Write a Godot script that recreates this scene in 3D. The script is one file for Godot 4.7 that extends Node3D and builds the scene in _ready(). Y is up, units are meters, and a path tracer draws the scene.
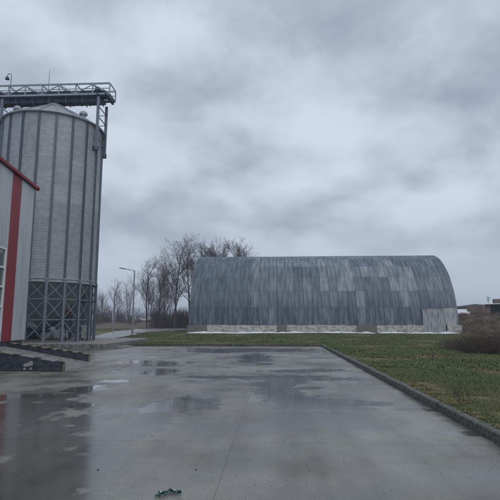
extends Node3D
# A wet concrete yard with a grain silo, a red-striped hall, a ramp and an arched sheet-metal hangar under a grey sky.

const F := 480.0            # focal length in photo pixels (500 x 500)
const EYE := 1.6
var pit := atan(71.0 / F)
var yaw := atan(25.0 / F * cos(atan(71.0 / F)))
var taken := {}
var M := {}
var rng := RandomNumberGenerator.new()
var kid_counts := [15, 7, 6, 4, 4]
var nz := FastNoiseLite.new()

# ------------------------------------------------------------------ helpers
func ray(u: float, v: float) -> Vector3:
	var d := Vector3((u - 250.0) / F, -(v - 250.0) / F, -1.0)
	return Basis(Vector3.UP, yaw) * (Basis(Vector3.RIGHT, pit) * d)

func gnd(u: float, v: float, h := 0.0) -> Vector3:      # photo pixel -> point at height h
	var r := ray(u, v)
	return Vector3(0, EYE, 0) + r * ((h - EYE) / r.y)

func at_z(u: float, v: float, z: float) -> Vector3:     # photo pixel -> point in the plane at depth z
	var r := ray(u, v)
	return Vector3(0, EYE, 0) + r * (z / r.z)

class MB:
	var v := PackedVector3Array()
	var n := PackedVector3Array()
	var uv := PackedVector2Array()
	var uv2 := PackedVector2Array()
	var col := PackedColorArray()
	var tint := Color(1, 1, 1)
	var use_uv := false
	var use_col := false
	func tri3(a: Vector3, b: Vector3, c: Vector3, na: Vector3, nb: Vector3, nc: Vector3) -> void:
		if (b - a).cross(c - a).dot(na + nb + nc) > 0.0:
			v.append(a); v.append(c); v.append(b)
			n.append(na); n.append(nc); n.append(nb)
		else:
			v.append(a); v.append(b); v.append(c)
			n.append(na); n.append(nb); n.append(nc)
		if use_col:
			col.append(tint); col.append(tint); col.append(tint)
	func tri(a: Vector3, b: Vector3, c: Vector3, nn: Vector3) -> void:
		tri3(a, b, c, nn, nn, nn)
	func quad(a: Vector3, b: Vector3, c: Vector3, d: Vector3, nn: Vector3) -> void:
		tri3(a, b, c, nn, nn, nn); tri3(a, c, d, nn, nn, nn)
	func quad4(a: Vector3, b: Vector3, c: Vector3, d: Vector3, na: Vector3, nb: Vector3, nc: Vector3, nd: Vector3) -> void:
		tri3(a, b, c, na, nb, nc); tri3(a, c, d, na, nc, nd)
	func flat(a: Vector3, b: Vector3, c: Vector3, d: Vector3, out: Vector3) -> void:
		var nn := (b - a).cross(d - a).normalized()
		if nn.dot(out) < 0.0:
			nn = -nn
		quad(a, b, c, d, nn)
	# box with chamfered edges (e = 0: plain)
	func box(c: Vector3, s: Vector3, bs := Basis(), e := 0.0) -> void:
		var h := s * 0.5
		if e <= 0.0:
			for ax in 3:
				for sg in [-1.0, 1.0]:
					var nn := Vector3(); nn[ax] = sg
					var p := []
					for k in [[-1, -1], [1, -1], [1, 1], [-1, 1]]:
						var q := Vector3(); q[ax] = sg * h[ax]; q[(ax + 1) % 3] = k[0] * h[(ax + 1) % 3]; q[(ax + 2) % 3] = k[1] * h[(ax + 2) % 3]
						p.append(c + bs * q)
					quad(p[0], p[1], p[2], p[3], (bs * nn).normalized())
			return
		for ax in 3:
			for sg in [-1.0, 1.0]:
				var nn := Vector3(); nn[ax] = sg
				var p := []
				for k in [[-1, -1], [1, -1], [1, 1], [-1, 1]]:
					var q := Vector3(); q[ax] = sg * h[ax]; q[(ax + 1) % 3] = k[0] * (h[(ax + 1) % 3] - e); q[(ax + 2) % 3] = k[1] * (h[(ax + 2) % 3] - e)
					p.append(c + bs * q)
				quad(p[0], p[1], p[2], p[3], (bs * nn).normalized())
		for ax in 3:                                   # edge chamfers along ax
			var a1 := (ax + 1) % 3; var a2 := (ax + 2) % 3
			for s1 in [-1.0, 1.0]:
				for s2 in [-1.0, 1.0]:
					var nn := Vector3(); nn[a1] = s1; nn[a2] = s2
					var p := []
					for k in [[-1, 0], [1, 0], [1, 1], [-1, 1]]:
						var q := Vector3(); q[ax] = k[0] * (h[ax] - e)
						q[a1] = s1 * (h[a1] - (e if k[1] == 0 else 0.0)); q[a2] = s2 * (h[a2] - (0.0 if k[1] == 0 else e))
						p.append(c + bs * q)
					quad(p[0], p[1], p[2], p[3], (bs * nn).normalized())
		for s1 in [-1.0, 1.0]:
			for s2 in [-1.0, 1.0]:
				for s3 in [-1.0, 1.0]:
					var a := Vector3(s1 * h.x, s2 * (h.y - e), s3 * (h.z - e))
					var b := Vector3(s1 * (h.x - e), s2 * h.y, s3 * (h.z - e))
					var d := Vector3(s1 * (h.x - e), s2 * (h.y - e), s3 * h.z)
					tri(c + bs * a, c + bs * b, c + bs * d, (bs * Vector3(s1, s2, s3)).normalized())
	# rectangular bar from p to q, w across, h along 'up'
	func bar(p: Vector3, q: Vector3, w: float, h: float, up := Vector3.UP) -> void:
		var z := (q - p).normalized()
		var x := up.cross(z)
		if x.length() < 0.01:
			x = Vector3.RIGHT.cross(z)
			if x.length() < 0.01:
				x = Vector3.FORWARD.cross(z)
		x = x.normalized()
		var y := z.cross(x)
		box((p + q) * 0.5, Vector3(w, h, (q - p).length()), Basis(x, y, z))
	func tube(p: Vector3, q: Vector3, r0: float, r1: float, sides := 8, caps := false) -> void:
		var z := (q - p).normalized()
		var x := z.cross(Vector3.UP if absf(z.y) < 0.95 else Vector3.RIGHT).normalized()
		var y := z.cross(x)
		for i in sides:
			var a := TAU * i / sides; var b := TAU * (i + 1) / sides
			var na := x * cos(a) + y * sin(a); var nb := x * cos(b) + y * sin(b)
			quad4(p + na * r0, p + nb * r0, q + nb * r1, q + na * r1, na, nb, nb, na)
			if caps:
				tri(p, p + na * r0, p + nb * r0, -z); tri(q, q + na * r1, q + nb * r1, z)
	func path(pts: Array, r: float, sides := 8) -> void:
		for i in pts.size() - 1:
			tube(pts[i], pts[i + 1], r, r, sides, true)
	# profile [[radius, y], ...] turned round the y axis at c
	func lathe(c: Vector3, prof: Array, sides: int, a0 := 0.0, a1 := TAU) -> void:
		for k in prof.size() - 1:
			var p0 = prof[k]; var p1 = prof[k + 1]
			var dr: float = p1[0] - p0[0]; var dy: float = p1[1] - p0[1]
			var l := maxf(Vector2(dr, dy).length(), 1e-6)
			for i in sides:
				var a := a0 + (a1 - a0) * i / sides; var b := a0 + (a1 - a0) * (i + 1) / sides
				var ra := Vector3(sin(a), 0, cos(a)); var rb := Vector3(sin(b), 0, cos(b))
				var na := (ra * dy - Vector3.UP * dr) / l; var nb := (rb * dy - Vector3.UP * dr) / l
				quad4(c + ra * p0[0] + Vector3.UP * p0[1], c + rb * p0[0] + Vector3.UP * p0[1], c + rb * p1[0] + Vector3.UP * p1[1], c + ra * p1[0] + Vector3.UP * p1[1], na, nb, nb, na)
	func mesh() -> ArrayMesh:
		var a := []
		a.resize(Mesh.ARRAY_MAX)
		a[Mesh.ARRAY_VERTEX] = v
		a[Mesh.ARRAY_NORMAL] = n
		if use_uv:
			a[Mesh.ARRAY_TEX_UV] = uv
			a[Mesh.ARRAY_TEX_UV2] = uv2
		if use_col:
			a[Mesh.ARRAY_COLOR] = col
		var m := ArrayMesh.new()
		m.add_surface_from_arrays(Mesh.PRIMITIVE_TRIANGLES, a)
		return m

func numbered(called: String) -> String:
	var k: int = taken.get(called, 0)
	taken[called] = k + 1
	return called if k == 0 else "%s_%03d" % [called, k]

func put(called: String, m: Mesh, mat: Material, parent: Node3D = null) -> MeshInstance3D:
	var o := MeshInstance3D.new()
	o.mesh = m
	o.material_override = mat
	if parent == null:
		o.name = numbered(called)
		add_child(o)
	else:
		o.name = called
		parent.add_child(o, true)
	return o

func obj(called: String, b: MB, mat: Material, parent: Node3D = null) -> MeshInstance3D:
	return put(called, b.mesh(), mat, parent)

func tag(o: Node, label: String, category: String, group := "") -> void:
	o.set_meta("label", label)
	o.set_meta("category", category)
	if group != "":
		o.set_meta("group", group)

func thing(called: String, label: String, category: String, at := Vector3.ZERO, group := "") -> Node3D:
	var o := Node3D.new()
	o.name = numbered(called)
	add_child(o)
	o.position = at
	tag(o, label, category, group)
	return o

func struct(o: Node) -> Node:
	o.set_meta("kind", "structure")
	return o

func place(called: String) -> Node3D:                    # a piece of the setting with parts
	var o := Node3D.new()
	o.name = numbered(called)
	add_child(o)
	o.set_meta("kind", "structure")
	return o

func lin(r: float, g: float, b: float) -> Color:
	return Color(r, g, b).linear_to_srgb()

# noise image -> colour texture between two linear colours
func noise_tex(sd: int, freq: float, oct: int, c0: Color, c1: Color, lo := 0.3, hi := 0.7, size := 512) -> ImageTexture:
	var f := FastNoiseLite.new()
	f.seed = sd; f.frequency = freq; f.fractal_octaves = oct; f.noise_type = FastNoiseLite.TYPE_SIMPLEX_SMOOTH
	var src := f.get_seamless_image(size, size).get_data()
	var lut := []
	for i in 256:
		lut.append(c0.lerp(c1, smoothstep(lo, hi, i / 255.0)).linear_to_srgb())
	var out := PackedByteArray()
	out.resize(size * size * 3)
	var lr := PackedByteArray(); var lg := PackedByteArray(); var lb := PackedByteArray()
	for c in lut:
		lr.append(int(clampf(c.r, 0, 1) * 255)); lg.append(int(clampf(c.g, 0, 1) * 255)); lb.append(int(clampf(c.b, 0, 1) * 255))
	for i in size * size:
		var k := src[i]
		out[i * 3] = lr[k]; out[i * 3 + 1] = lg[k]; out[i * 3 + 2] = lb[k]
	return ImageTexture.create_from_image(Image.create_from_data(size, size, false, Image.FORMAT_RGB8, out))

func mat(t: Texture2D, scale: Vector3, rough: float, metal := 0.0, tint := Color(1, 1, 1), world := true) -> StandardMaterial3D:
	var m := StandardMaterial3D.new()
	m.albedo_color = tint
	m.roughness = rough
	m.metallic = metal
	if t:
		m.albedo_texture = t
		m.uv1_triplanar = true
		m.uv1_world_triplanar = world
		m.uv1_scale = scale
	return m

func plain(c: Color, rough: float, metal := 0.0) -> StandardMaterial3D:
	return mat(null, Vector3.ONE, rough, metal, c)

func bump(m: StandardMaterial3D, t: Texture2D, depth: float) -> StandardMaterial3D:
	m.heightmap_enabled = true
	m.heightmap_texture = t
	m.heightmap_scale = depth
	return m

# ------------------------------------------------------------------ camera, sky, light
func camera_and_light() -> void:
	var cam := Camera3D.new()
	cam.name = "camera"
	cam.fov = rad_to_deg(2.0 * atan(250.0 / F))
	cam.far = 3000.0
	cam.near = 0.05
	add_child(cam)
	cam.transform = Transform3D(Basis(Vector3.UP, yaw) * Basis(Vector3.RIGHT, pit), Vector3(0, EYE, 0))
	cam.current = true
	var w := 1536
	var h := 768
	var img := Image.create(w, h, false, Image.FORMAT_RGBF)
	var f := FastNoiseLite.new()
	f.seed = 21; f.frequency = 0.33; f.fractal_octaves = 5; f.fractal_gain = 0.52; f.noise_type = FastNoiseLite.TYPE_SIMPLEX_SMOOTH
	f.domain_warp_enabled = true; f.domain_warp_amplitude = 0.7; f.domain_warp_frequency = 0.5
	var light := Vector3(0.655, 0.735, 0.85)
	var dark := Vector3(0.315, 0.37, 0.465)
	for y in h:
		var el := PI / 2 - PI * (y + 0.5) / h
		var s := sin(el)
		var c := cos(el)
		if el < -0.06:
			for x in w:
				img.set_pixel(x, y, Color(0.37, 0.40, 0.45))
			continue
		var k := 1.0 / (maxf(s, 0.0) + 0.30)
		for x in w:
			var az := TAU * (x + 0.5) / w
			var p := Vector2(sin(az), cos(az)) * c * k
			var q := f.get_noise_2d(p.x * 5.6, p.y * 5.6) * 0.66 + f.get_noise_2d(p.x * 1.9 + 31.0, p.y * 1.9) * 0.80
			var t := smoothstep(-0.60, 0.55, q)
			t = lerpf(0.62, t, smoothstep(0.0, 0.30, s))
			var cc := dark.lerp(light, t)
			img.set_pixel(x, y, Color(cc.x, cc.y, cc.z))
	var pano := PanoramaSkyMaterial.new()
	pano.panorama = ImageTexture.create_from_image(img)
	var sky := Sky.new()
	sky.sky_material = pano
	var env := Environment.new()
	env.background_mode = Environment.BG_SKY
	env.sky = sky
	env.background_energy_multiplier = 1.0
	env.tonemap_mode = Environment.TONE_MAPPER_LINEAR
	env.tonemap_exposure = 1.0
	env.sdfgi_enabled = true
	env.ssao_enabled = true
	env.ssil_enabled = true
	env.fog_enabled = true
	env.fog_density = 0.0011
	env.fog_light_color = Color(0.78, 0.82, 0.88)
	var we := WorldEnvironment.new()
	we.name = "world_environment"
	we.environment = env
	add_child(we)
	var sun := DirectionalLight3D.new()
	sun.name = "overcast_sun"
	sun.light_energy = 0.26
	sun.light_angular_distance = 40.0
	sun.light_color = Color(1.0, 0.95, 0.88)
	sun.shadow_enabled = true
	add_child(sun)
	sun.rotation = Vector3(deg_to_rad(-58), deg_to_rad(35), 0)

# ------------------------------------------------------------------ materials
func materials() -> void:
	var g512 := FastNoiseLite.new()
	g512.seed = 5; g512.frequency = 0.02; g512.fractal_octaves = 5
	M.bumpy = ImageTexture.create_from_image(g512.get_seamless_image(512, 512))
	var zinc := noise_tex(3, 0.012, 4, Color(0.38, 0.41, 0.44), Color(0.48, 0.505, 0.53))
	M.zinc = mat(zinc, Vector3.ONE * 0.4, 0.58, 0.2, Color(0.95, 0.955, 0.96))
	M.zinc_b = mat(zinc, Vector3.ONE * 0.33, 0.58, 0.2, Color(0.90, 0.905, 0.91))
	M.zinc_c = mat(zinc, Vector3.ONE * 0.27, 0.58, 0.2, Color(0.92, 0.925, 0.93))
	M.zinc_d = mat(zinc, Vector3.ONE * 0.31, 0.58, 0.2, Color(0.89, 0.895, 0.905))
	M.zinc_e = mat(zinc, Vector3.ONE * 0.37, 0.58, 0.2, Color(0.86, 0.87, 0.88))
	M.truss = mat(zinc, Vector3.ONE * 0.9, 0.5, 0.3, Color(0.88, 0.90, 0.93))
	M.steel = mat(zinc, Vector3.ONE * 0.9, 0.5, 0.5, Color(0.70, 0.73, 0.77))
	M.steel_dark = mat(zinc, Vector3.ONE * 0.9, 0.5, 0.5, Color(0.42, 0.46, 0.52))
	# hangar sheets: streaks run up the slope
	var dull := noise_tex(8, 0.016, 3, Color(0.50, 0.51, 0.54), Color(1.0, 1.0, 1.0), 0.25, 0.72)
	M.sheet = []
	var tones := [Color(0.125, 0.17, 0.22), Color(0.165, 0.215, 0.27), Color(0.205, 0.255, 0.31), Color(0.26, 0.31, 0.36), Color(0.35, 0.395, 0.435), Color(0.47, 0.50, 0.525)]
	for k in tones.size():
		M.sheet.append(mat(dull, Vector3(0.26, 0.05, 0.05), 0.6, 0.05, tones[k].linear_to_srgb()))
	M.door = mat(noise_tex(9, 0.016, 5, Color(0.24, 0.26, 0.28), Color(0.44, 0.46, 0.47), 0.25, 0.55), Vector3(0.5, 0.08, 0.3), 0.6)
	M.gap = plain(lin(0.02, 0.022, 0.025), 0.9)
	M.plinth = mat(noise_tex(11, 0.02, 5, Color(0.32, 0.32, 0.295), Color(0.58, 0.58, 0.54), 0.15, 0.7), Vector3(0.12, 0.2, 0.12), 0.85)
	M.plinth_brown = mat(noise_tex(12, 0.03, 5, Color(0.12, 0.11, 0.10), Color(0.26, 0.24, 0.22), 0.3, 0.65), Vector3(0.6, 0.6, 0.6), 0.9)
	M.concrete = bump(mat(noise_tex(13, 0.014, 6, Color(0.12, 0.12, 0.118), Color(0.25, 0.25, 0.245), 0.28, 0.68), Vector3.ONE * 0.45, 0.6), M.bumpy, 0.4)
	M.kerb = bump(mat(noise_tex(14, 0.02, 6, Color(0.055, 0.058, 0.054), Color(0.125, 0.126, 0.118), 0.28, 0.66), Vector3.ONE * 0.9, 0.7), M.bumpy, 0.6)
	M.kerb_b = bump(mat(noise_tex(15, 0.02, 6, Color(0.045, 0.052, 0.04), Color(0.105, 0.112, 0.095), 0.28, 0.66), Vector3.ONE * 0.8, 0.75), M.bumpy, 0.6)
	M.joint = plain(lin(0.14, 0.137, 0.13), 0.5)
	M.wall = mat(noise_tex(16, 0.006, 4, Color(0.36, 0.38, 0.405), Color(0.46, 0.48, 0.51), 0.25, 0.6), Vector3(0.9, 0.09, 0.9), 0.45)
	M.red = mat(noise_tex(17, 0.006, 4, Color(0.225, 0.012, 0.024), Color(0.27, 0.016, 0.030), 0.3, 0.7), Vector3(0.3, 0.1, 0.3), 0.6)
	M.frame = plain(lin(0.72, 0.74, 0.76), 0.4)
	M.glass = plain(lin(0.06, 0.085, 0.09), 0.06)
	M.glass.metallic_specular = 0.7
	M.navy = bump(mat(noise_tex(18, 0.02, 5, Color(0.030, 0.040, 0.060), Color(0.060, 0.074, 0.098), 0.2, 0.8), Vector3(0.3, 0.5, 0.3), 0.5), M.bumpy, 0.4)
	M.yellow = plain(lin(0.25, 0.23, 0.14), 0.7)
	M.black = plain(lin(0.015, 0.016, 0.018), 0.6)
	M.chip = plain(lin(0.33, 0.34, 0.34), 0.7)
	M.cap = mat(noise_tex(19, 0.03, 5, Color(0.18, 0.18, 0.17), Color(0.34, 0.34, 0.32), 0.3, 0.7), Vector3.ONE * 1.2, 0.6)
	M.grass_soil = bump(mat(noise_tex(20, 0.02, 6, Color(0.07, 0.082, 0.034), Color(0.15, 0.145, 0.072), 0.3, 0.7), Vector3(0.25, 0.25, 0.25), 0.95), M.bumpy, 3.0)
	M.brown_soil = bump(mat(noise_tex(22, 0.02, 6, Color(0.075, 0.056, 0.041), Color(0.17, 0.125, 0.09), 0.3, 0.7), Vector3(0.25, 0.25, 0.25), 0.95), M.bumpy, 3.0)
	M.road = mat(noise_tex(23, 0.012, 5, Color(0.14, 0.14, 0.14), Color(0.24, 0.24, 0.24), 0.3, 0.7), Vector3.ONE * 0.15, 0.3)
	M.snow = bump(mat(noise_tex(24, 0.03, 5, Color(0.58, 0.61, 0.66), Color(0.80, 0.82, 0.86), 0.25, 0.6), Vector3.ONE * 0.8, 0.7), M.bumpy, 2.0)
	M.bark = mat(noise_tex(25, 0.02, 4, Color(0.045, 0.038, 0.034), Color(0.10, 0.086, 0.076), 0.3, 0.7), Vector3(1.5, 0.4, 1.5), 0.9, 0.0, Color(1, 1, 1), false)
	M.twig = plain(lin(0.085, 0.070, 0.064), 0.9)
	M.twig_dark = plain(lin(0.075, 0.062, 0.056), 0.9)
	M.shrub = plain(lin(0.072, 0.050, 0.042), 0.9)
	M.pole = plain(lin(0.30, 0.31, 0.32), 0.5, 0.4)
	M.white_paint = plain(lin(0.72, 0.73, 0.74), 0.35)
	M.rubber = plain(lin(0.02, 0.02, 0.02), 0.8)
	M.blue_paint = plain(lin(0.05, 0.075, 0.12), 0.5)
	M.red_paint = plain(lin(0.13, 0.05, 0.045), 0.6)
	M.tank = plain(lin(0.62, 0.64, 0.64), 0.4)
	M.brick = mat(noise_tex(26, 0.03, 5, Color(0.12, 0.08, 0.062), Color(0.32, 0.24, 0.20), 0.28, 0.7), Vector3(0.3, 0.5, 0.3), 0.9)
	M.tar = plain(lin(0.03, 0.032, 0.036), 0.8)
	M.blades = StandardMaterial3D.new()
	M.blades.vertex_color_use_as_albedo = true
	M.blades.roughness = 0.75
	M.blades.backlight_enabled = true
	M.blades.backlight = Color(0.25, 0.25, 0.25)
	M.teal = plain(lin(0.03, 0.13, 0.13), 0.25)
	M.clear = plain(lin(0.38, 0.44, 0.43), 0.2)
	M.water = StandardMaterial3D.new()
	M.water.transparency = BaseMaterial3D.TRANSPARENCY_ALPHA
	M.water.albedo_color = Color(0.5, 0.5, 0.48, 0.04)
	M.water.roughness = 0.06
	M.water.metallic_specular = 0.44

# ------------------------------------------------------------------ ground
const KX := 2.9             # yard side of the right kerb
const KZ := -31.2           # yard side of the far kerb

func hgt(x: float, z: float) -> float:
	if z > KZ - 0.09 and x < KX + 0.09:
		return -0.12
	var far := smoothstep(0.0, 6.0, maxf(x - KX, KZ - z))
	var h := 0.10 + 0.05 * nz.get_noise_2d(x * 4.0, z * 4.0) * far + 0.10 * far * nz.get_noise_2d(x, z)
	h += smoothstep(20.0, 32.0, x) * smoothstep(-50.0, -80.0, z) * 2.5
	h += (1.0 - smoothstep(-4.0, 8.0, x)) * smoothstep(-108.0, -145.0, z) * 1.5
	h += smoothstep(-160.0, -400.0, z) * 1.5
	return h

func lines(a: float, b: float, fine_a: float, fine_b: float, step: float, must: Array) -> Array:
	var out := []
	var x := a
	while x < b:
		out.append(x)
		var d := maxf(maxf(fine_a - x, x - fine_b), 0.0)
		x += step + d * 0.14
	out.append(b)
	for m in must:
		out.append(m)
	out.sort()
	return out

func ground() -> void:
	var xs := lines(-700.0, 700.0, -30.0, 42.0, 0.7, [KX + 0.085, KX + 0.095])
	var zs := lines(-1500.0, 60.0, -100.0, 0.0, 0.7, [KZ - 0.095, KZ - 0.085])
	var green := MB.new()
	var brown := MB.new()
	var hs := []
	for x in xs:
		var row := PackedFloat32Array()
		for z in zs:
			row.append(hgt(x, z))
		hs.append(row)
	for i in xs.size() - 1:
		for j in zs.size() - 1:
			var cx: float = (xs[i] + xs[i + 1]) * 0.5
			var cz: float = (zs[j] + zs[j + 1]) * 0.5
			var a := Vector3(xs[i], hs[i][j], zs[j]); var b := Vector3(xs[i + 1], hs[i + 1][j], zs[j])
			var c := Vector3(xs[i + 1], hs[i + 1][j + 1], zs[j + 1]); var d := Vector3(xs[i], hs[i][j + 1], zs[j + 1])
			var nn := (c - a).cross(b - d).normalized()
			if nn.y < 0:
				nn = -nn
			var br := is_brown(cx, cz)
			(brown if br else green).quad(a, b, c, d, nn)
	struct(obj("ground", green, M.grass_soil))
	struct(obj("weedy_terrain", brown, M.brown_soil))

func is_brown(x: float, z: float) -> bool:
	var k := nz.get_noise_2d(x * 3.0 + 50.0, z * 3.0) * 3.0
	return (x + k > 21.0 and z + k < -50.0 - (24.0 - minf(x, 24.0)) * 3.0) or (z + k < -96.0)

# blobs of the puddles, in photo pixels: u, v, half width, half height
const PUDDLES := [
	[[281, 381, 19, 4], [277, 391, 17, 8], [294, 401, 24, 7.5], [314, 405, 30, 6.5], [350, 403, 32, 3.4], [340, 409, 28, 2.2], [318, 379, 26, 1.4]],
	[[165, 407, 25, 5], [190, 406, 24, 6], [208, 408, 10, 2]],
	[[184, 399, 14, 1.6]],
	[[79, 406, 12, 2.4]],
	[[86, 389, 14, 2.8], [70, 391, 10, 1.4]],
	[[160, 372, 16, 3.0]],
	[[165, 364, 18, 2.4], [138, 362, 20, 1.5]],
	[[118, 381, 13, 1.3]],
	[[255, 358, 14, 3.2], [264, 364, 8, 1.0]],
	[[300, 371, 30, 1.1], [330, 370, 14, 0.9]],
	[[308, 388, 10, 1.4]],
	[[30, 396, 26, 1.6], [8, 398, 14, 1.3]],
	[[215, 352, 20, 0.9]],
]

func world_blobs(set_: Array, grow := 1.0) -> Array:
	var out := []
	for b in set_:
		var c := gnd(b[0], b[1])
		var zn := gnd(b[0], b[1] + b[3]).z
		var zf := gnd(b[0], b[1] - b[3]).z
		var rx: float = b[2] / F * -c.z * 1.0
		out.append([c.x, (zn + zf) * 0.5, rx * grow, (zn - zf) * 0.5 * grow])
	return out

func blob_field(bl: Array, x: float, z: float) -> float:
	var best := -9.0
	for b in bl:
		var q := Vector2((x - b[0]) / b[2], (z - b[1]) / b[3]).length()
		best = maxf(best, 1.0 - q)
	return best

func puddles() -> void:
	var wn := FastNoiseLite.new()
	wn.seed = 44; wn.frequency = 1.7; wn.fractal_octaves = 5; wn.fractal_gain = 0.55
	for set_ in PUDDLES:
		var bl := world_blobs(set_)
		var lo := Vector2(1e9, 1e9); var hi := Vector2(-1e9, -1e9)
		for b in bl:
			lo = lo.min(Vector2(b[0] - b[2] * 1.5, b[1] - b[3] * 1.5)); hi = hi.max(Vector2(b[0] + b[2] * 1.5, b[1] + b[3] * 1.5))
		var dist := -hi.y
		var st := 0.03 if dist < 9.0 else (0.05 if dist < 14.0 else 0.09)
		var nx := int((hi.x - lo.x) / st) + 2; var ny := int((hi.y - lo.y) / st) + 2
		var fl := PackedFloat32Array()
		fl.resize((nx + 1) * (ny + 1))
		for j in ny + 1:
			for i in nx + 1:
				var x := lo.x + i * st; var z := lo.y + j * st
				fl[j * (nx + 1) + i] = blob_field(bl, x, z) + 0.95 * wn.get_noise_2d(x * 1.0, z * 0.6) + 0.05
		var mb := MB.new()
		var y := 0.004
		for j in ny:
			for i in nx:
				var p := [Vector3(lo.x + i * st, y, lo.y + j * st), Vector3(lo.x + (i + 1) * st, y, lo.y + j * st), Vector3(lo.x + (i + 1) * st, y, lo.y + (j + 1) * st), Vector3(lo.x + i * st, y, lo.y + (j + 1) * st)]
				var q := [fl[j * (nx + 1) + i], fl[j * (nx + 1) + i + 1], fl[(j + 1) * (nx + 1) + i + 1], fl[(j + 1) * (nx + 1) + i]]
				var poly := []
				for k in 4:
					var k2 := (k + 1) % 4
					if q[k] > 0.0:
						poly.append(p[k])
					if (q[k] > 0.0) != (q[k2] > 0.0):
						poly.append(p[k].lerp(p[k2], q[k] / (q[k] - q[k2])))
				for k in range(1, poly.size() - 1):
					mb.tri(poly[0], poly[k], poly[k + 1], Vector3.UP)
		if mb.v.size():
			struct(obj("puddle", mb, M.water))

# damp concrete without standing water, its darkening also painting the hangar's lower reflection, in photo pixels
const DAMP_AND_REFLECTION := [[[302, 421, 32, 9], [268, 428, 26, 5], [340, 416, 26, 3]], [[40, 478, 62, 26], [10, 440, 50, 22]], [[12, 412, 44, 9], [40, 398, 30, 4]], [[100, 445, 24, 10], [128, 431, 26, 8], [150, 421, 16, 6]], [[290, 378, 40, 2.5]], [[225, 377, 26, 1.4]], [[470, 434, 26, 2]], [[420, 410, 20, 1.5]], [[250, 350, 60, 1.5]]]

const TX0 := -25.0
const TZ0 := -31.6
const TS := 28.4

func yard_material() -> StandardMaterial3D:
	var N := 1280
	var a := FastNoiseLite.new(); a.seed = 61; a.frequency = 0.006; a.fractal_octaves = 6; a.fractal_gain = 0.56
	var b := FastNoiseLite.new(); b.seed = 62; b.frequency = 0.035; b.fractal_octaves = 5; b.fractal_gain = 0.6
	var c := FastNoiseLite.new(); c.seed = 63; c.frequency = 0.011; c.fractal_octaves = 5; c.fractal_gain = 0.6
	var na := a.get_image(N, N).get_data(); var nb := b.get_image(N, N).get_data(); var nc := c.get_image(N, N).get_data()
	var sk := FastNoiseLite.new(); sk.seed = 66; sk.frequency = 0.03; sk.fractal_octaves = 5; sk.fractal_gain = 0.6
	var si := sk.get_image(N, N / 7)
	si.resize(N, N, Image.INTERPOLATE_CUBIC)
	var ns := si.get_data()                             # streaks worn along the direction of traffic
	# damp margins round the puddles
	var damp := PackedFloat32Array(); damp.resize(N * N)
	for set_ in PUDDLES + DAMP_AND_REFLECTION:
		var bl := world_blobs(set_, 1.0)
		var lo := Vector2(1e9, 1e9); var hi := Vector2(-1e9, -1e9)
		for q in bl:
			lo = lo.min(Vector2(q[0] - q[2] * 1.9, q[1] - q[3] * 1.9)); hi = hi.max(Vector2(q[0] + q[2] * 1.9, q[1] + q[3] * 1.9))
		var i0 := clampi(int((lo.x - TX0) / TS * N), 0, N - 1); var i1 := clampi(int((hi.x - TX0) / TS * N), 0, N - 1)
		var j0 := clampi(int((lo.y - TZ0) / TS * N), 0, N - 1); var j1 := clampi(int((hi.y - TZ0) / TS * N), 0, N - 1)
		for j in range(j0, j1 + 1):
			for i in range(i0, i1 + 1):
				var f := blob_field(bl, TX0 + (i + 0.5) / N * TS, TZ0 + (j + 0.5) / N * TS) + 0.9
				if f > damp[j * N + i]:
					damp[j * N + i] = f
	var alb := PackedByteArray(); alb.resize(N * N * 3)
	var rgh := PackedByteArray(); rgh.resize(N * N)
	var lut := PackedByteArray()
	for i in 1024:
		lut.append(int(Color(i / 1023.0 * 0.5, 0, 0).linear_to_srgb().r * 255.0 + 0.5))
	for i in N * N:
		var va := na[i] / 255.0; var vb := nb[i] / 255.0; var vc := nc[i] / 255.0
		var wet := clampf((vc - 0.48) * 4.6 + (vb - 0.5) * 2.2 + (ns[i] / 255.0 - 0.5) * 1.2, 0.0, 1.0)
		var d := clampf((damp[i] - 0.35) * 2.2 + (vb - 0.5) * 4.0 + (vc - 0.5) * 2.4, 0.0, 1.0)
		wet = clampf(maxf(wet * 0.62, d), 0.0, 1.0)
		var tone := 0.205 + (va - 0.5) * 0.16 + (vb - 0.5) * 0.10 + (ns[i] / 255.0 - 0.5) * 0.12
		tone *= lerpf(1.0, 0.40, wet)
		var br := clampf((0.52 - va) * 3.0, 0.0, 1.0) * 0.09
		alb[i * 3] = lut[clampi(int(tone * (1.02 + br * 0.4) * 2046.0), 0, 1023)]
		alb[i * 3 + 1] = lut[clampi(int(tone * (1.015 - br * 0.2) * 2046.0), 0, 1023)]
		alb[i * 3 + 2] = lut[clampi(int(tone * (0.935 - br) * 2046.0), 0, 1023)]
		rgh[i] = int(clampf(lerpf(0.44, 0.15, wet) + (vb - 0.5) * 0.10, 0.12, 0.8) * 255.0)
	var m := StandardMaterial3D.new()
	m.albedo_texture = ImageTexture.create_from_image(Image.create_from_data(N, N, false, Image.FORMAT_RGB8, alb))
	m.roughness = 1.0
	m.roughness_texture = ImageTexture.create_from_image(Image.create_from_data(N, N, false, Image.FORMAT_L8, rgh))
	m.detail_enabled = true
	m.detail_albedo = noise_tex(64, 0.12, 4, Color(0.72, 0.72, 0.72), Color(1.0, 1.0, 1.0), 0.25, 0.58)
	m.detail_blend_mode = BaseMaterial3D.BLEND_MODE_MUL
	m.detail_uv_layer = BaseMaterial3D.DETAIL_UV_2
	return m

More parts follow.
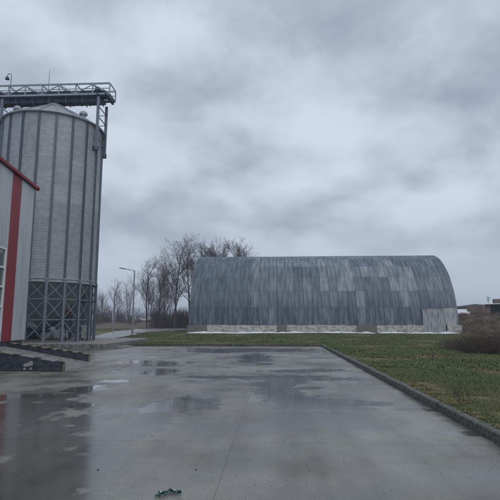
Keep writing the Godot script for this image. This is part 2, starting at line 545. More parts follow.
func yard() -> void:
	var m := yard_material()
	var xs := [KX]
	for k in 9:
		xs.append(-0.57 - 3.47 * k)
	var zs := [KZ, -24.7, -18.7, -12.7, -6.7, -0.7, 5.3, 11.3]
	var y := place("yard")
	var base := MB.new()
	base.box(Vector3((KX + xs[9]) * 0.5, -0.0535, (KZ + 11.3) * 0.5), Vector3(KX - xs[9], 0.1, 11.3 - KZ))
	obj("joint_filling", base, M.joint, y)
	for i in 9:
		for j in 7:
			var g := 0.0013
			var x0: float = xs[i + 1] + g; var x1: float = xs[i] - g
			var z0: float = zs[j] + g; var z1: float = zs[j + 1] - g
			var e := 0.002
			var mb := MB.new()
			mb.use_uv = true
			var A := Vector3(x0 + e, 0, z0 + e); var B := Vector3(x1 - e, 0, z0 + e); var C := Vector3(x1 - e, 0, z1 - e); var D := Vector3(x0 + e, 0, z1 - e)
			var a := Vector3(x0, -0.02, z0); var b := Vector3(x1, -0.02, z0); var c := Vector3(x1, -0.02, z1); var d := Vector3(x0, -0.02, z1)
			mb.quad(A, B, C, D, Vector3.UP)
			mb.flat(A, B, b, a, Vector3(0, 0.3, -1)); mb.flat(B, C, c, b, Vector3(1, 0.3, 0)); mb.flat(C, D, d, c, Vector3(0, 0.3, 1)); mb.flat(D, A, a, d, Vector3(-1, 0.3, 0))
			for p in mb.v:
				mb.uv.append(Vector2((p.x - TX0) / TS, (p.z - TZ0) / TS))
				mb.uv2.append(Vector2(p.x, p.z) * 0.62)
			obj("concrete_slab", mb, m, y)

func kerbs() -> void:
	var k := place("kerb")
	var z := KZ + 0.0
	while z < 4.0:
		var mb := MB.new()
		var l := 0.992
		var t := rng.randf_range(-0.006, 0.006)
		mb.box(Vector3(KX + 0.078 + t, 0.012 + rng.randf_range(-0.006, 0.006), z + 0.5), Vector3(0.15, 0.27, l), Basis(Vector3.UP, rng.randf_range(-0.006, 0.006)), 0.018)
		obj("kerb_stone", mb, M.kerb if rng.randf() < 0.6 else M.kerb_b, k)
		z += 1.0
	var x := KX + 0.15
	while x > -9.5:
		var mb := MB.new()
		mb.box(Vector3(x - 0.5, 0.012 + rng.randf_range(-0.006, 0.006), KZ - 0.078), Vector3(0.992, 0.27, 0.15), Basis(Vector3.UP, rng.randf_range(-0.006, 0.006)), 0.018)
		obj("kerb_stone", mb, M.kerb if rng.randf() < 0.6 else M.kerb_b, k)
		x -= 1.0

func road() -> void:
	# the wet service road behind the verge: near edge / far edge pairs, read off the photograph
	var prs := [[Vector2(30, 352), Vector2(30, 340)], [Vector2(70, 346), Vector2(70, 338)], [Vector2(94.4, 342.8), Vector2(94.4, 336.2)], [Vector2(114, 338.6), Vector2(114, 331.9)], [Vector2(132, 335.1), Vector2(132, 329.9)], [Vector2(158, 331.8), Vector2(155, 328.9)], [Vector2(187, 329.9), Vector2(182, 328.6)], [Vector2(204, 329.2), Vector2(202, 328.3)]]
	var mb := MB.new()
	var sub := 10
	var last := []
	for i in prs.size() - 1:
		for s in sub + 1:
			var t := float(s) / sub
			var n: Vector2 = prs[i][0].lerp(prs[i + 1][0], t)
			var f: Vector2 = prs[i][1].lerp(prs[i + 1][1], t)
			var a := gnd(n.x, n.y, 0.1); var b := gnd(f.x, f.y, 0.1)
			var row := []
			for q in 7:
				var p := a.lerp(b, q / 6.0)
				p.y = maxf(hgt(p.x, p.z), 0.06) + 0.05
				row.append(p)
			if last.size() and s > 0:
				for q in 6:
					mb.flat(last[q], last[q + 1], row[q + 1], row[q], Vector3.UP)
			last = row
	struct(obj("road", mb, M.road))

# ------------------------------------------------------------------ hangar
const HX0 := -11.0
const HX1 := 22.85
const HZ := -61.8
const HR := 9.98
const HY := 1.0

func hangar() -> void:
	var ln := HX1 - HX0
	var root := thing("arched_hangar", "long arched hangar of patched grey corrugated sheets on concrete blocks", "hangar", Vector3(HX0, 0.1, HZ))
	var cols := 30
	var rows := 14
	var cw := ln / cols
	var da := PI / rows
	# one sheet: width cw, bent to the arch, ribs running up the slope
	var sh := MB.new()
	var prof := []                                   # x, height of the rib profile
	var ribs := 5
	var sp := (cw - 0.03) / ribs
	for k in ribs:
		var x := 0.015 + k * sp
		prof.append(Vector2(x, 0.0)); prof.append(Vector2(x + sp * 0.42, 0.0)); prof.append(Vector2(x + sp * 0.52, 0.045)); prof.append(Vector2(x + sp * 0.90, 0.045))
	prof.append(Vector2(cw - 0.015, 0.0))
	var seg := 2
	for s in seg:
		var a0 := (da * 0.994) * s / seg; var a1 := (da * 0.994) * (s + 1) / seg
		for k in prof.size() - 1:
			var p: Vector2 = prof[k]; var q: Vector2 = prof[k + 1]
			var nx := Vector2(-(q.y - p.y), q.x - p.x).normalized()
			# local frame: origin at the sheet's foot on the arch, +z outwards at the foot, +y up the slope
			var f := func(x: float, hh: float, a: float) -> Vector3: return Vector3(x, (HR + hh) * sin(a), (HR + hh) * cos(a) - HR)
			var n0 := Vector3(nx.x, sin(a0) * nx.y, cos(a0) * nx.y); var n1 := Vector3(nx.x, sin(a1) * nx.y, cos(a1) * nx.y)
			sh.quad4(f.call(p.x, p.y, a0), f.call(q.x, q.y, a0), f.call(q.x, q.y, a1), f.call(p.x, p.y, a1), n0, n0, n1, n1)
	var mesh := sh.mesh()
	# light and dark sheets as in the photograph: [u0, u1, row, tone]
	var spec := [
		[320, 356, 4, 3.4], [381, 404, 4, 3.6], [320, 366, 3, 3.2], [368, 419, 3, 3.4], [320, 335, 2, 3.4], [341, 357, 2, 4.0], [390, 399, 2, 4.0], [407, 420, 2, 4.4], [429, 447, 2, 3.2],
		[327, 336, 1, 3.2], [356, 367, 1, 4.0], [400, 411, 1, 4.4], [341, 349, 1, 2.6], [320, 327, 0, 3.2], [358, 368, 0, 3.0], [297, 304, 3, 0.0], [249, 262, 3, 3.4], [250, 280, 2, 2.6], [283, 296, 2, 3.0], [249, 258, 1, 3.0],
		[262, 272, 0, 2.8], [250, 320, 4, 3.0], [305, 318, 2, 3.2], [276, 282, 1, 3.4], [300, 312, 1, 2.8], [385, 392, 0, 2.4], [408, 440, 1, 1.6], [430, 447, 3, 2.4], [420, 430, 4, 2.6], [446, 457, 0, 3.6]]
	var rear := MB.new()
	for c in cols:
		var xm := (c + 0.5) * cw
		var u := 189.0 + (456.0 - 189.0) * (c + 0.5) / cols
		for r in rows:
			var a := r * da
			var foot := Vector3(c * cw, HY + HR * sin(a), -HR + HR * cos(a))
			var bs := Basis(Vector3.RIGHT, -a)
			var off := rng.randf_range(0.0, 0.02)
			if r >= 8:
				for t in mesh.get_faces().size() / 3:
					pass
				var fc := mesh.get_faces()
				for t in range(0, fc.size(), 3):
					var pa := foot + bs * fc[t]; var pb := foot + bs * fc[t + 1]; var pc := foot + bs * fc[t + 2]
					var nn := (pc - pa).cross(pb - pa).normalized()
					rear.tri(pa, pb, pc, nn)
				continue
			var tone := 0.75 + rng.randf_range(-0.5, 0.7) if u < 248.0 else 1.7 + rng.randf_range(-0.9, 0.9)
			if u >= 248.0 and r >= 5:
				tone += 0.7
			for s in spec:
				if int(s[2]) == r and u > s[0] and u < s[1]:
					tone = s[3] + 0.1 + rng.randf_range(-0.6, 0.4)
			var o := put("roof_sheet", mesh, M.sheet[clampi(int(round(tone)), 0, 5)], root)
			o.transform = Transform3D(bs * Basis(Vector3.BACK, rng.randf_range(-0.006, 0.006)), foot + bs * Vector3(0, 0, off))
	var rs := obj("rear_roof_sheets", rear, M.sheet[1], root)
	rs.set_meta("kind", "stuff")
	# black backing added under the sheets, its colour standing for shade in the gaps
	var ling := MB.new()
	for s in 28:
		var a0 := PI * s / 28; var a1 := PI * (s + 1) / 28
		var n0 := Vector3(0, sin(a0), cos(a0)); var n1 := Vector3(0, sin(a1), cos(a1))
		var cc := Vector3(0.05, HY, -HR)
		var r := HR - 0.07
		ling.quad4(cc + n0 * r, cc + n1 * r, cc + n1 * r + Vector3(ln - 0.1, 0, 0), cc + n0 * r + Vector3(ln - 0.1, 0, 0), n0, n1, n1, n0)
	obj("gap_shade_sheet", ling, M.gap, root)
	# end walls and edge trims
	for e in 2:
		var x := 0.02 if e == 0 else ln - 0.02
		var w := MB.new()
		var tr := MB.new()
		var out := Vector3(-1 if e == 0 else 1, 0, 0)
		for s in 28:
			var a0 := PI * s / 28; var a1 := PI * (s + 1) / 28
			var p0 := Vector3(x, HY + (HR - 0.02) * sin(a0), -HR + (HR - 0.02) * cos(a0)); var p1 := Vector3(x, HY + (HR - 0.02) * sin(a1), -HR + (HR - 0.02) * cos(a1))
			w.quad(p0, p1, Vector3(x, 0, p1.z), Vector3(x, 0, p0.z), out)
			var r := HR + 0.03
			tr.bar(Vector3(x, HY + r * sin(a0), -HR + r * cos(a0)), Vector3(x, HY + r * sin(a1), -HR + r * cos(a1)), 0.09, 0.05, Vector3.RIGHT)
		obj("end_wall", w, M.sheet[2], root)
		obj("edge_trim", tr, M.sheet[2], root)
	# plinth of concrete blocks, some of them stained brown
	var x := -0.25
	var k := 0
	var brown := [0, 1, 9, 17, 18]
	while x < ln + 0.3:
		var w := rng.randf_range(1.15, 1.35)
		if x + w > ln + 0.3:
			w = ln + 0.35 - x
		if not (x + w * 0.5 > 29.45 and x + w * 0.5 < 32.0):
			var b := MB.new()
			b.box(Vector3(x + w * 0.5, 0.46 + rng.randf_range(-0.03, 0.03), 0.0 + rng.randf_range(-0.03, 0.03)), Vector3(w - 0.012, 1.05, 0.5), Basis(), 0.014)
			obj("plinth_block", b, M.plinth_brown if k in brown else M.plinth, root)
		x += w
		k += 1
	var back := MB.new()
	back.box(Vector3(ln * 0.5, 0.45, -2 * HR), Vector3(ln, 1.0, 0.5), Basis(), 0.03)
	obj("rear_plinth", back, M.plinth, root)
	# flat sheeted doorway near the right end
	var dm := MB.new()
	var door := Node3D.new()
	door.name = "sheet_door"
	root.add_child(door)
	for q in 4:
		var b := MB.new()
		var dw := 0.68
		var x0 := 29.45 + q * dw
		var hh := 3.05 + rng.randf_range(-0.05, 0.06)
		var n := 6
		for t in n:
			var xa := x0 + dw * t / n; var xb := x0 + dw * (t + 1) / n
			var zz := 0.24 + rng.randf_range(-0.01, 0.01) + (0.02 if t % 2 else 0.0)
			b.box(Vector3((xa + xb) * 0.5, hh * 0.5 - 0.05, zz), Vector3(xb - xa + 0.004, hh, 0.02 + 0.004 * (t % 2)))
		obj("door_sheet", b, M.door, door)
	var side := MB.new()
	side.box(Vector3(29.47, 1.5, 0.0), Vector3(0.03, 3.0, 0.46)); side.box(Vector3(32.16, 1.5, 0.0), Vector3(0.03, 3.0, 0.46)); side.box(Vector3(30.8, 3.02, -0.15), Vector3(2.7, 0.03, 0.9))
	obj("door_cheeks", side, M.door, root)
	for v in 2:
		var b := MB.new()
		b.box(Vector3(32.22 + 0.35 + v * 0.65, 2.05, 0.02), Vector3(0.64, 2.1, 0.03), Basis(Vector3.RIGHT, -0.11))
		obj("patch_sheet", b, M.door, root)

func snow_patches() -> void:
	for s in [[-8.2, 0.75, 2.9], [-3.4, 0.9, 4.6], [2.9, 0.7, 3.0], [7.6, 0.8, 2.4], [10.9, 0.5, 1.5], [14.4, 0.6, 1.9], [17.4, 0.55, 1.5], [20.2, 0.65, 2.6]]:
		var mb := MB.new()
		var n := 28
		var prev := []
		for i in n + 1:
			var t := float(i) / n * 2.0 - 1.0
			var half: float = s[1] * sqrt(maxf(0.0, 1.0 - t * t)) * (0.75 + 0.6 * nz.get_noise_1d(i * 9.0 + s[0] * 40.0))
			var row := []
			for j in 6:
				var q := j / 5.0 * 2.0 - 1.0
				var x: float = s[0] + t * s[2]
				var z := HZ + 1.5 + q * half + 0.2 * nz.get_noise_1d(x * 20.0)
				row.append(Vector3(x, hgt(x, z) - 0.01 + 0.21 * (1.0 - q * q) * pow(maxf(0.0, 1.0 - t * t), 0.7) * (1.0 + 0.8 * nz.get_noise_2d(x * 12.0, z * 5.0)), z))
			if prev.size():
				for j in 5:
					mb.flat(prev[j], prev[j + 1], row[j + 1], row[j], Vector3.UP)
			prev = row
		var o := obj("snow_patch", mb, M.snow)
		tag(o, "strip of old snow lying along the foot of the hangar", "snow", "snow strips along the hangar")

# ------------------------------------------------------------------ silo
const SC := Vector3(-15.41, 0, -31.43)
const SR := 3.28
const SY0 := 4.15
const SY1 := 14.82
const BAYS := 20

func rad(a: float, r: float, y: float) -> Vector3:
	return Vector3(sin(a) * r, y, cos(a) * r)

func silo() -> void:
	var slab := MB.new()
	slab.box(Vector3(-17.1, 0.11, -31.6), Vector3(15.1, 0.44, 9.6), Basis(), 0.02)
	tag(obj("silo_foundation", slab, M.concrete), "raised grey concrete foundation under the grain silo", "foundation")
	var step := MB.new()
	step.box(Vector3(-9.9, 0.035, -29.45), Vector3(1.7, 0.09, 2.3), Basis(Vector3.UP, 0.03), 0.015)
	tag(obj("low_concrete_slab", step, M.concrete), "thin low concrete slab beside the end of the silo foundation", "slab")
	var s := thing("grain_silo", "tall round corrugated grain silo standing on braced steel legs", "silo", SC + Vector3(0, 0.33, 0))
	var y0 := SY0 - 0.33; var y1 := SY1 - 0.33
	var off := deg_to_rad(10.0)
	var rings := 11
	var rh := (y1 - y0) / rings
	var ba := TAU / BAYS
	var pm := MB.new()
	var waves := 10
	var wr := []
	for k in waves * 4 + 1:
		wr.append(Vector2(0.005 * sin(TAU * k / 4.0 + 0.4), rh * k / (waves * 4)))
	for k in waves * 4:
		for q in 4:
			var a := -ba * 0.5 + ba * q / 4; var b := -ba * 0.5 + ba * (q + 1) / 4
			var na := Vector3(sin(a), 0, cos(a)); var nb := Vector3(sin(b), 0, cos(b))
			var ta := 0.005 * TAU / 4.0 * cos(TAU * k / 4.0 + 0.4) / (rh / (waves * 4)); var tb := 0.005 * TAU / 4.0 * cos(TAU * (k + 1) / 4.0 + 0.4) / (rh / (waves * 4))
			pm.quad4(rad(a, SR + wr[k].x, wr[k].y), rad(b, SR + wr[k].x, wr[k].y), rad(b, SR + wr[k + 1].x, wr[k + 1].y), rad(a, SR + wr[k + 1].x, wr[k + 1].y),
				(na - Vector3.UP * ta).normalized(), (nb - Vector3.UP * ta).normalized(), (nb - Vector3.UP * tb).normalized(), (na - Vector3.UP * tb).normalized())
	var pmesh := pm.mesh()
	for b in BAYS:
		for r in rings:
			var o := put("wall_panel", pmesh, ([M.zinc, M.zinc_b, M.zinc_c][rng.randi() % 3] if r >= 5 else [M.zinc_d, M.zinc_e][rng.randi() % 2]), s)
			o.transform = Transform3D(Basis(Vector3.UP, off + ba * (b + 0.5)), Vector3(0, y0 + rh * r, 0))
	# stiffeners: hat profiles, two dark flanges with a groove between
	var st := MB.new()
	var hh := y1 - y0
	for d in [-0.045, 0.045]:
		st.box(Vector3(d, hh * 0.5, SR + 0.05), Vector3(0.012, hh, 0.08))
	st.box(Vector3(0, hh * 0.5, SR + 0.02), Vector3(0.078, hh, 0.02))
	for d in [-0.066, 0.066]:
		st.box(Vector3(d, hh * 0.5, SR + 0.016), Vector3(0.028, hh, 0.012))
	var stm := st.mesh()
	var leg := MB.new()
	leg.box(Vector3(0, y0 * 0.5, SR - 0.02), Vector3(0.15, y0, 0.012)); leg.box(Vector3(0, y0 * 0.5, SR - 0.02 + 0.14), Vector3(0.15, y0, 0.012)); leg.box(Vector3(0, y0 * 0.5, SR + 0.05), Vector3(0.012, y0, 0.127))
	leg.box(Vector3(0, 0.012, SR + 0.05), Vector3(0.30, 0.024, 0.30))
	var legm := leg.mesh()
	var tiers := [0.12, 1.35, 2.6, y0 - 0.12]
	for b in BAYS:
		var bs := Basis(Vector3.UP, off + ba * b)
		var o := put("stiffener", stm, M.steel, s)
		o.transform = Transform3D(bs, Vector3(0, y0, 0))
		var l := put("leg", legm, M.steel, s)
		l.transform = Transform3D(bs, Vector3.ZERO)
	for t in 3:
		var xb := MB.new()
		var p0 := rad(0, SR + 0.03, tiers[t]); var p1 := rad(ba, SR + 0.03, tiers[t]); var q0 := rad(0, SR + 0.03, tiers[t + 1]); var q1 := rad(ba, SR + 0.03, tiers[t + 1])
		var out := rad(ba * 0.5, 1.0, 0)
		xb.bar(p0, q1, 0.012, 0.055, out.cross(Vector3.UP)); xb.bar(p1 + out * 0.015, q0 + out * 0.015, 0.012, 0.055, out.cross(Vector3.UP))
		var xm := xb.mesh()
		var hb := MB.new()
		hb.bar(q0, q1, 0.06, 0.07)
		var hm := hb.mesh()
		for b in BAYS:
			put("cross_brace", xm, M.steel, s).transform = Transform3D(Basis(Vector3.UP, off + ba * b), Vector3.ZERO)
			put("strut", hm, M.steel, s).transform = Transform3D(Basis(Vector3.UP, off + ba * b), Vector3.ZERO)
	var ring := MB.new()
	ring.lathe(Vector3.ZERO, [[SR - 0.05, y0 - 0.18], [SR + 0.10, y0 - 0.18], [SR + 0.10, y0 - 0.13], [SR + 0.045, y0 - 0.12], [SR + 0.045, y0], [SR + 0.10, y0 + 0.01], [SR + 0.10, y0 + 0.05], [SR - 0.05, y0 + 0.06]], 54)
	obj("ring_beam", ring, M.zinc, s)
	var hop := MB.new()
	hop.lathe(Vector3.ZERO, [[0.3, 0.95], [SR - 0.08, y0 - 0.1]], BAYS * 2)
	hop.lathe(Vector3.ZERO, [[0.3, 0.55], [0.3, 0.95]], 18)
	obj("hopper_cone", hop, M.zinc_d, s)
	var gate := MB.new()
	gate.box(Vector3(0, 0.62, 0), Vector3(0.9, 0.18, 0.7), Basis(), 0.01)
	obj("slide_gate", gate, M.steel_dark, s)
	var eave := MB.new()
	eave.lathe(Vector3.ZERO, [[SR + 0.02, y1 - 0.04], [SR + 0.14, y1 - 0.03], [SR + 0.17, y1 + 0.02], [SR + 0.14, y1 + 0.07], [SR - 0.1, y1 + 0.10]], 72)
	obj("eave_ring", eave, M.zinc, s)
	var ap := y1 + 1.75
	for b in BAYS:
		var rp := MB.new()
		var a := off + ba * b; var c := off + ba * (b + 1); var m := (a + c) * 0.5
		rp.flat(rad(a, SR + 0.1, y1 + 0.06), rad(c, SR + 0.1, y1 + 0.06), rad(c, 0.5, ap), rad(a, 0.5, ap), Vector3.UP)
		rp.bar(rad(a, SR + 0.1, y1 + 0.09), rad(a, 0.5, ap + 0.03), 0.05, 0.07)
		obj("roof_panel", rp, M.zinc_d if b % 2 else M.zinc_e, s)
	var cap := MB.new()
	cap.lathe(Vector3.ZERO, [[0.55, ap - 0.02], [0.55, ap + 0.08], [0.3, ap + 0.16], [0.0, ap + 0.16]], 24)
	obj("roof_cap", cap, M.zinc, s)
	# mushroom vents on the roof
	for a in [1.25, -0.75, 2.6, -2.4]:
		var vb := MB.new()
		var yy := y1 + 1.9 * (1.0 - 2.5 / SR) + 0.1
		vb.lathe(rad(a, 2.5, yy), [[0.15, -0.15], [0.15, 0.2], [0.27, 0.22], [0.27, 0.36], [0.16, 0.46], [0.0, 0.48]], 16)
		obj("roof_vent", vb, M.zinc, s)
	# ladder cage box on the back and lattice posts that carry the gangway
	for sd in [1.0, -1.0]:
		var pz0 := 0.85; var pz1 := -0.75
		var px: float = sd * (SR + 0.12)
		for pz in [pz0, pz1]:
			var pb := MB.new()
			pb.bar(Vector3(px, y1 - 1.7, pz), Vector3(px, y1 + 2.05, pz), 0.16, 0.16)
			obj("gangway_post", pb, M.steel, s)
		var lt := MB.new()
		for q in 4:
			var ya := y1 - 1.6 + q * 0.75
			lt.bar(Vector3(px, ya, pz0), Vector3(px, ya + 0.75, pz1), 0.05, 0.05); lt.bar(Vector3(px, ya + 0.75, pz0), Vector3(px, ya + 0.75, pz1), 0.05, 0.05)
		obj("post_lattice", lt, M.steel_dark, s)
		var bk := MB.new()
		bk.bar(Vector3(sd * (SR - 0.15), y1 - 1.65, pz0), Vector3(sd * (SR + 0.25), y1 - 1.65, pz0), 0.12, 0.3); bk.bar(Vector3(sd * (SR - 0.15), y1 - 1.65, pz1), Vector3(sd * (SR + 0.25), y1 - 1.65, pz1), 0.12, 0.3)
		obj("post_bracket", bk, M.steel_dark, s)
	gangway()

func gangway() -> void:
	var yb := 17.2
	var yt := 17.98
	var x1 := -11.35
	var x0 := -30.6
	var g := thing("conveyor_gangway", "galvanised truss gangway with conveyor crossing above the silo roof", "gangway", Vector3(0, 0, SC.z))
	var zf := 0.62; var zb := -0.62
	var n := 16
	var dx := (x1 - x0) / n
	for z in [zf, zb]:
		var c := MB.new()
		c.bar(Vector3(x0, yt, z), Vector3(x1, yt, z), 0.09, 0.10)
		obj("top_chord", c, M.truss, g)
		var cb := MB.new()
		cb.bar(Vector3(x0, yb, z), Vector3(x1, yb, z), 0.10, 0.12)
		obj("bottom_chord", cb, M.truss, g)
		var mr := MB.new()
		mr.bar(Vector3(x0, yb + 0.42, z * 0.97), Vector3(x1, yb + 0.42, z * 0.97), 0.035, 0.05)
		obj("hand_rail", mr, M.truss, g)
		for i in n + 1:
			var p := MB.new()
			p.bar(Vector3(x0 + dx * i, yb + 0.06, z), Vector3(x0 + dx * i, yt - 0.05, z), 0.07, 0.07)
			obj("upright", p, M.truss, g)
			if i < n:
				var d := MB.new()
				var fl := i % 2 == 0
				d.bar(Vector3(x0 + dx * (i + (0 if fl else 1)), yb + 0.06, z), Vector3(x0 + dx * (i + (1 if fl else 0)), yt - 0.05, z), 0.05, 0.05)
				obj("diagonal", d, M.truss, g)
	for i in n + 1:
		var c := MB.new()
		c.bar(Vector3(x0 + dx * i, yb, zb + 0.05), Vector3(x0 + dx * i, yb, zf - 0.05), 0.08, 0.08)
		c.bar(Vector3(x0 + dx * i, yt, zb + 0.045), Vector3(x0 + dx * i, yt, zf - 0.045), 0.06, 0.06)
		obj("cross_member", c, M.truss, g)
	var hb := MB.new()
	hb.bar(Vector3(x1, yb + 0.1, zf), Vector3(x1, yt, zb), 0.05, 0.05)
	obj("end_diagonal", hb, M.truss, g)
	var deck := MB.new()
	for k in 9:                                          # open grating bars
		deck.box(Vector3((x0 + x1) * 0.5, yb - 0.03, -0.52 + 0.13 * k), Vector3(x1 - x0 - 0.1, 0.03, 0.05))
	obj("deck", deck, M.steel_dark, g)
	var cv := MB.new()
	cv.box(Vector3((x0 - 12.0) * 0.5, yb - 0.27, 0.0), Vector3(-12.0 - x0, 0.30, 0.62), Basis(), 0.02)
	for i in 30:
		cv.box(Vector3(x0 + 0.62 * i + 0.2, yb - 0.26, 0.0), Vector3(0.05, 0.36, 0.72))
	obj("conveyor_trough", cv, M.steel_dark, g)
	for i in 16:                                           # hangers between the truss and the trough
		var hg := MB.new()
		for z in [zf - 0.1, zb + 0.1]:
			hg.bar(Vector3(x0 + 1.2 * i + 0.5, yb - 0.05, z), Vector3(x0 + 1.2 * i + 0.5, yb - 0.42, z * 0.62), 0.05, 0.05)
		hg.bar(Vector3(x0 + 1.2 * i + 0.5, yb - 0.44, zb * 0.7), Vector3(x0 + 1.2 * i + 0.5, yb - 0.44, zf * 0.7), 0.06, 0.05)
		obj("trough_hanger", hg, M.steel, g)
	var cf := MB.new()
	cf.box(Vector3((x0 - 12.2) * 0.5, yb + 0.28, 0.0), Vector3(-12.2 - x0, 0.42, 0.5), Basis(), 0.02)
	for i in 15:
		cf.box(Vector3(x0 + 1.2 * i + 0.4, yb + 0.28, 0.0), Vector3(0.06, 0.5, 0.58))
	obj("conveyor_casing", cf, M.steel_dark, g)
	var mo := MB.new()
	mo.tube(Vector3(-12.3, yb + 0.45, -0.2), Vector3(-12.3, yb + 0.45, 0.4), 0.2, 0.2, 14, true)
	mo.box(Vector3(-12.1, yb + 0.25, 0.0), Vector3(0.6, 0.5, 0.5), Basis(), 0.03)
	obj("drive_motor", mo, M.steel_dark, g)
	var sp := MB.new()
	sp.bar(Vector3(-15.4, yb - 0.45, 0.0), Vector3(-15.4, SY1 + 1.85, 0.0), 0.5, 0.5)
	obj("filling_spout", sp, M.steel_dark, g)
	var bm := MB.new()
	for xx in [-11.55, -11.62 - 0.5]:
		bm.bar(Vector3(xx, yb - 0.12, zb - 0.1), Vector3(xx, yb - 0.12, zf + 0.25), 0.14, 0.14)
	obj("bearing_beam", bm, M.steel_dark, g)
	# hooked work lamp and the aerial rod
	var lp := at_z(10.5, 84, SC.z + zb)
	var lt := thing("gangway_lamp", "small hooked lamp on a thin pole above the gangway", "lamp", Vector3(lp.x, yt, SC.z + zb))
	var p := MB.new()
	var pts := [Vector3(0, 0, 0), Vector3(0.03, 1.45, 0)]
	for k in 7:
		var a := PI * k / 6.0
		pts.append(Vector3(0.03 - 0.15 + 0.15 * cos(a), 1.45 + 0.15 * sin(a), 0))
	p.path(pts, 0.022, 8)
	obj("pole", p, M.steel_dark, lt)
	var sh := MB.new()
	sh.lathe(Vector3(-0.27, 1.16, 0), [[0.15, 0.0], [0.13, 0.1], [0.05, 0.24], [0.0, 0.28]], 16)
	sh.lathe(Vector3(-0.27, 1.16, 0), [[0.0, 0.02], [0.14, 0.0]], 16)
	obj("lamp_shade", sh, M.steel_dark, lt)
	var ap := at_z(49, 82, SC.z + zb)
	var an := MB.new()
	an.tube(Vector3.ZERO, Vector3(0, 1.9, 0), 0.022, 0.010, 6, true)
	var ao := obj("aerial_rod", an, M.steel_dark)
	ao.position = Vector3(ap.x, yt, SC.z + zb)
	tag(ao, "thin upright aerial rod on top of the gangway", "aerial")

func under_silo() -> void:
	# things that show between the legs
	var t := thing("liquid_tank", "white plastic cage tank standing behind the silo legs", "tank", Vector3(-17.45, 0.33, -33.5))
	var b := MB.new()
	b.box(Vector3(0, 0.72, 0), Vector3(1.15, 1.0, 1.0), Basis(), 0.08)
	obj("bottle", b, M.tank, t)
	var pal := MB.new()
	pal.box(Vector3(0, 0.11, 0), Vector3(1.2, 0.2, 1.0), Basis(), 0.01)
	obj("pallet", pal, M.steel_dark, t)
	var cg := MB.new()
	for k in 6:
		cg.bar(Vector3(-0.6 + 0.24 * k, 0.2, 0.53), Vector3(-0.6 + 0.24 * k, 1.25, 0.53), 0.02, 0.02)
	for k in 4:
		cg.bar(Vector3(-0.6, 0.3 + 0.3 * k, 0.53), Vector3(0.6, 0.3 + 0.3 * k, 0.53), 0.02, 0.02)
	obj("cage", cg, M.steel, t)
	var c := thing("inclined_conveyor", "blue inclined conveyor with red drive under the silo hopper", "conveyor", Vector3(-14.6, 0.33, -31.2))
	var tr := MB.new()
	tr.bar(Vector3(-1.6, 0.3, 0), Vector3(1.5, 1.75, 0.9), 0.42, 0.30)
	obj("trough", tr, M.blue_paint, c)
	var lg := MB.new()
	lg.bar(Vector3(1.2, 0, 0.6), Vector3(1.2, 1.5, 0.8), 0.07, 0.07); lg.bar(Vector3(1.0, 0, 1.0), Vector3(1.2, 1.5, 0.8), 0.07, 0.07)
	obj("support", lg, M.blue_paint, c)
	var ih := MB.new()
	ih.lathe(Vector3(-1.3, 0.25, 0), [[0.22, 0.0], [0.5, 0.6]], 12)
	obj("inlet_hopper", ih, M.blue_paint, c)
	var m := MB.new()
	m.tube(Vector3(1.4, 1.85, 0.6), Vector3(1.4, 1.85, 1.15), 0.17, 0.17, 14, true)
	m.box(Vector3(1.4, 1.75, 0.85), Vector3(0.5, 0.3, 0.3), Basis(), 0.02)
	obj("drive_motor", m, M.red_paint, c)
	var cb := thing("control_cabinet", "pale steel control cabinet at the foot of the silo legs", "cabinet", Vector3(-12.75, 0.33, -32.2))
	var bb := MB.new()
	bb.box(Vector3(0, 0.55, 0), Vector3(0.5, 0.9, 0.3), Basis(), 0.02)
	obj("housing", bb, M.tank, cb)
	var dr := MB.new()
	dr.box(Vector3(0, 0.55, 0.158), Vector3(0.42, 0.8, 0.012), Basis(), 0.003)
	obj("door", dr, M.tank, cb)
	var ft := MB.new()
	ft.box(Vector3(-0.2, 0.05, 0), Vector3(0.05, 0.1, 0.25)); ft.box(Vector3(0.2, 0.05, 0), Vector3(0.05, 0.1, 0.25))
	obj("feet", ft, M.steel_dark, cb)
	for q in [[-16.15, -33.9, 0.95, "bulging pale bulk bag beside the white tank behind the silo legs"], [-15.1, -33.6, 0.7, "low slumped pale bulk bag behind the middle silo legs"]]:
		var sk := MB.new()
		var wd := FastNoiseLite.new(); wd.seed = 8; wd.frequency = 1.4
		sk.lathe(Vector3.ZERO, [[0.3, 0.0], [0.46, 0.06], [0.5, 0.3 * q[2]], [0.47, 0.7 * q[2]], [0.36, 0.92 * q[2]], [0.12, q[2]], [0.09, q[2] + 0.12], [0.0, q[2] + 0.12]], 18)
		for i in sk.v.size():
			var p: Vector3 = sk.v[i]
			var k := 1.0 + 0.16 * wd.get_noise_3d(p.x * 2.0, p.y * 2.0 + q[0], p.z * 2.0)
			sk.v[i] = Vector3(p.x * k, p.y, p.z * k)
		var so := obj("bulk_bag", sk, M.tank)
		so.position = Vector3(q[0], 0.33, q[1])
		tag(so, q[3], "bag")
	# dark storage hall behind the silo
	var h := thing("storage_hall", "dark sheet-clad storage hall standing behind the silo", "building", Vector3(-24.5, 0.1, -42.0))
	var w := MB.new()
	w.box(Vector3(0, 2.6, 0), Vector3(13.0, 5.2, 9.0), Basis(), 0.02)
	obj("walls", w, M.navy, h)
	var rf := MB.new()
	rf.flat(Vector3(-6.8, 5.15, 4.8), Vector3(6.8, 5.15, 4.8), Vector3(6.8, 6.3, 0), Vector3(-6.8, 6.3, 0), Vector3(0, 1, 0.3)); rf.flat(Vector3(-6.8, 5.15, -4.8), Vector3(6.8, 5.15, -4.8), Vector3(6.8, 6.3, 0), Vector3(-6.8, 6.3, 0), Vector3(0, 1, -0.3))
	obj("roof", rf, M.tar, h)
	var dd := MB.new()
	dd.box(Vector3(2.0, 1.9, 4.53), Vector3(4.0, 3.8, 0.08), Basis(), 0.02)
	obj("door", dd, M.steel_dark, h)

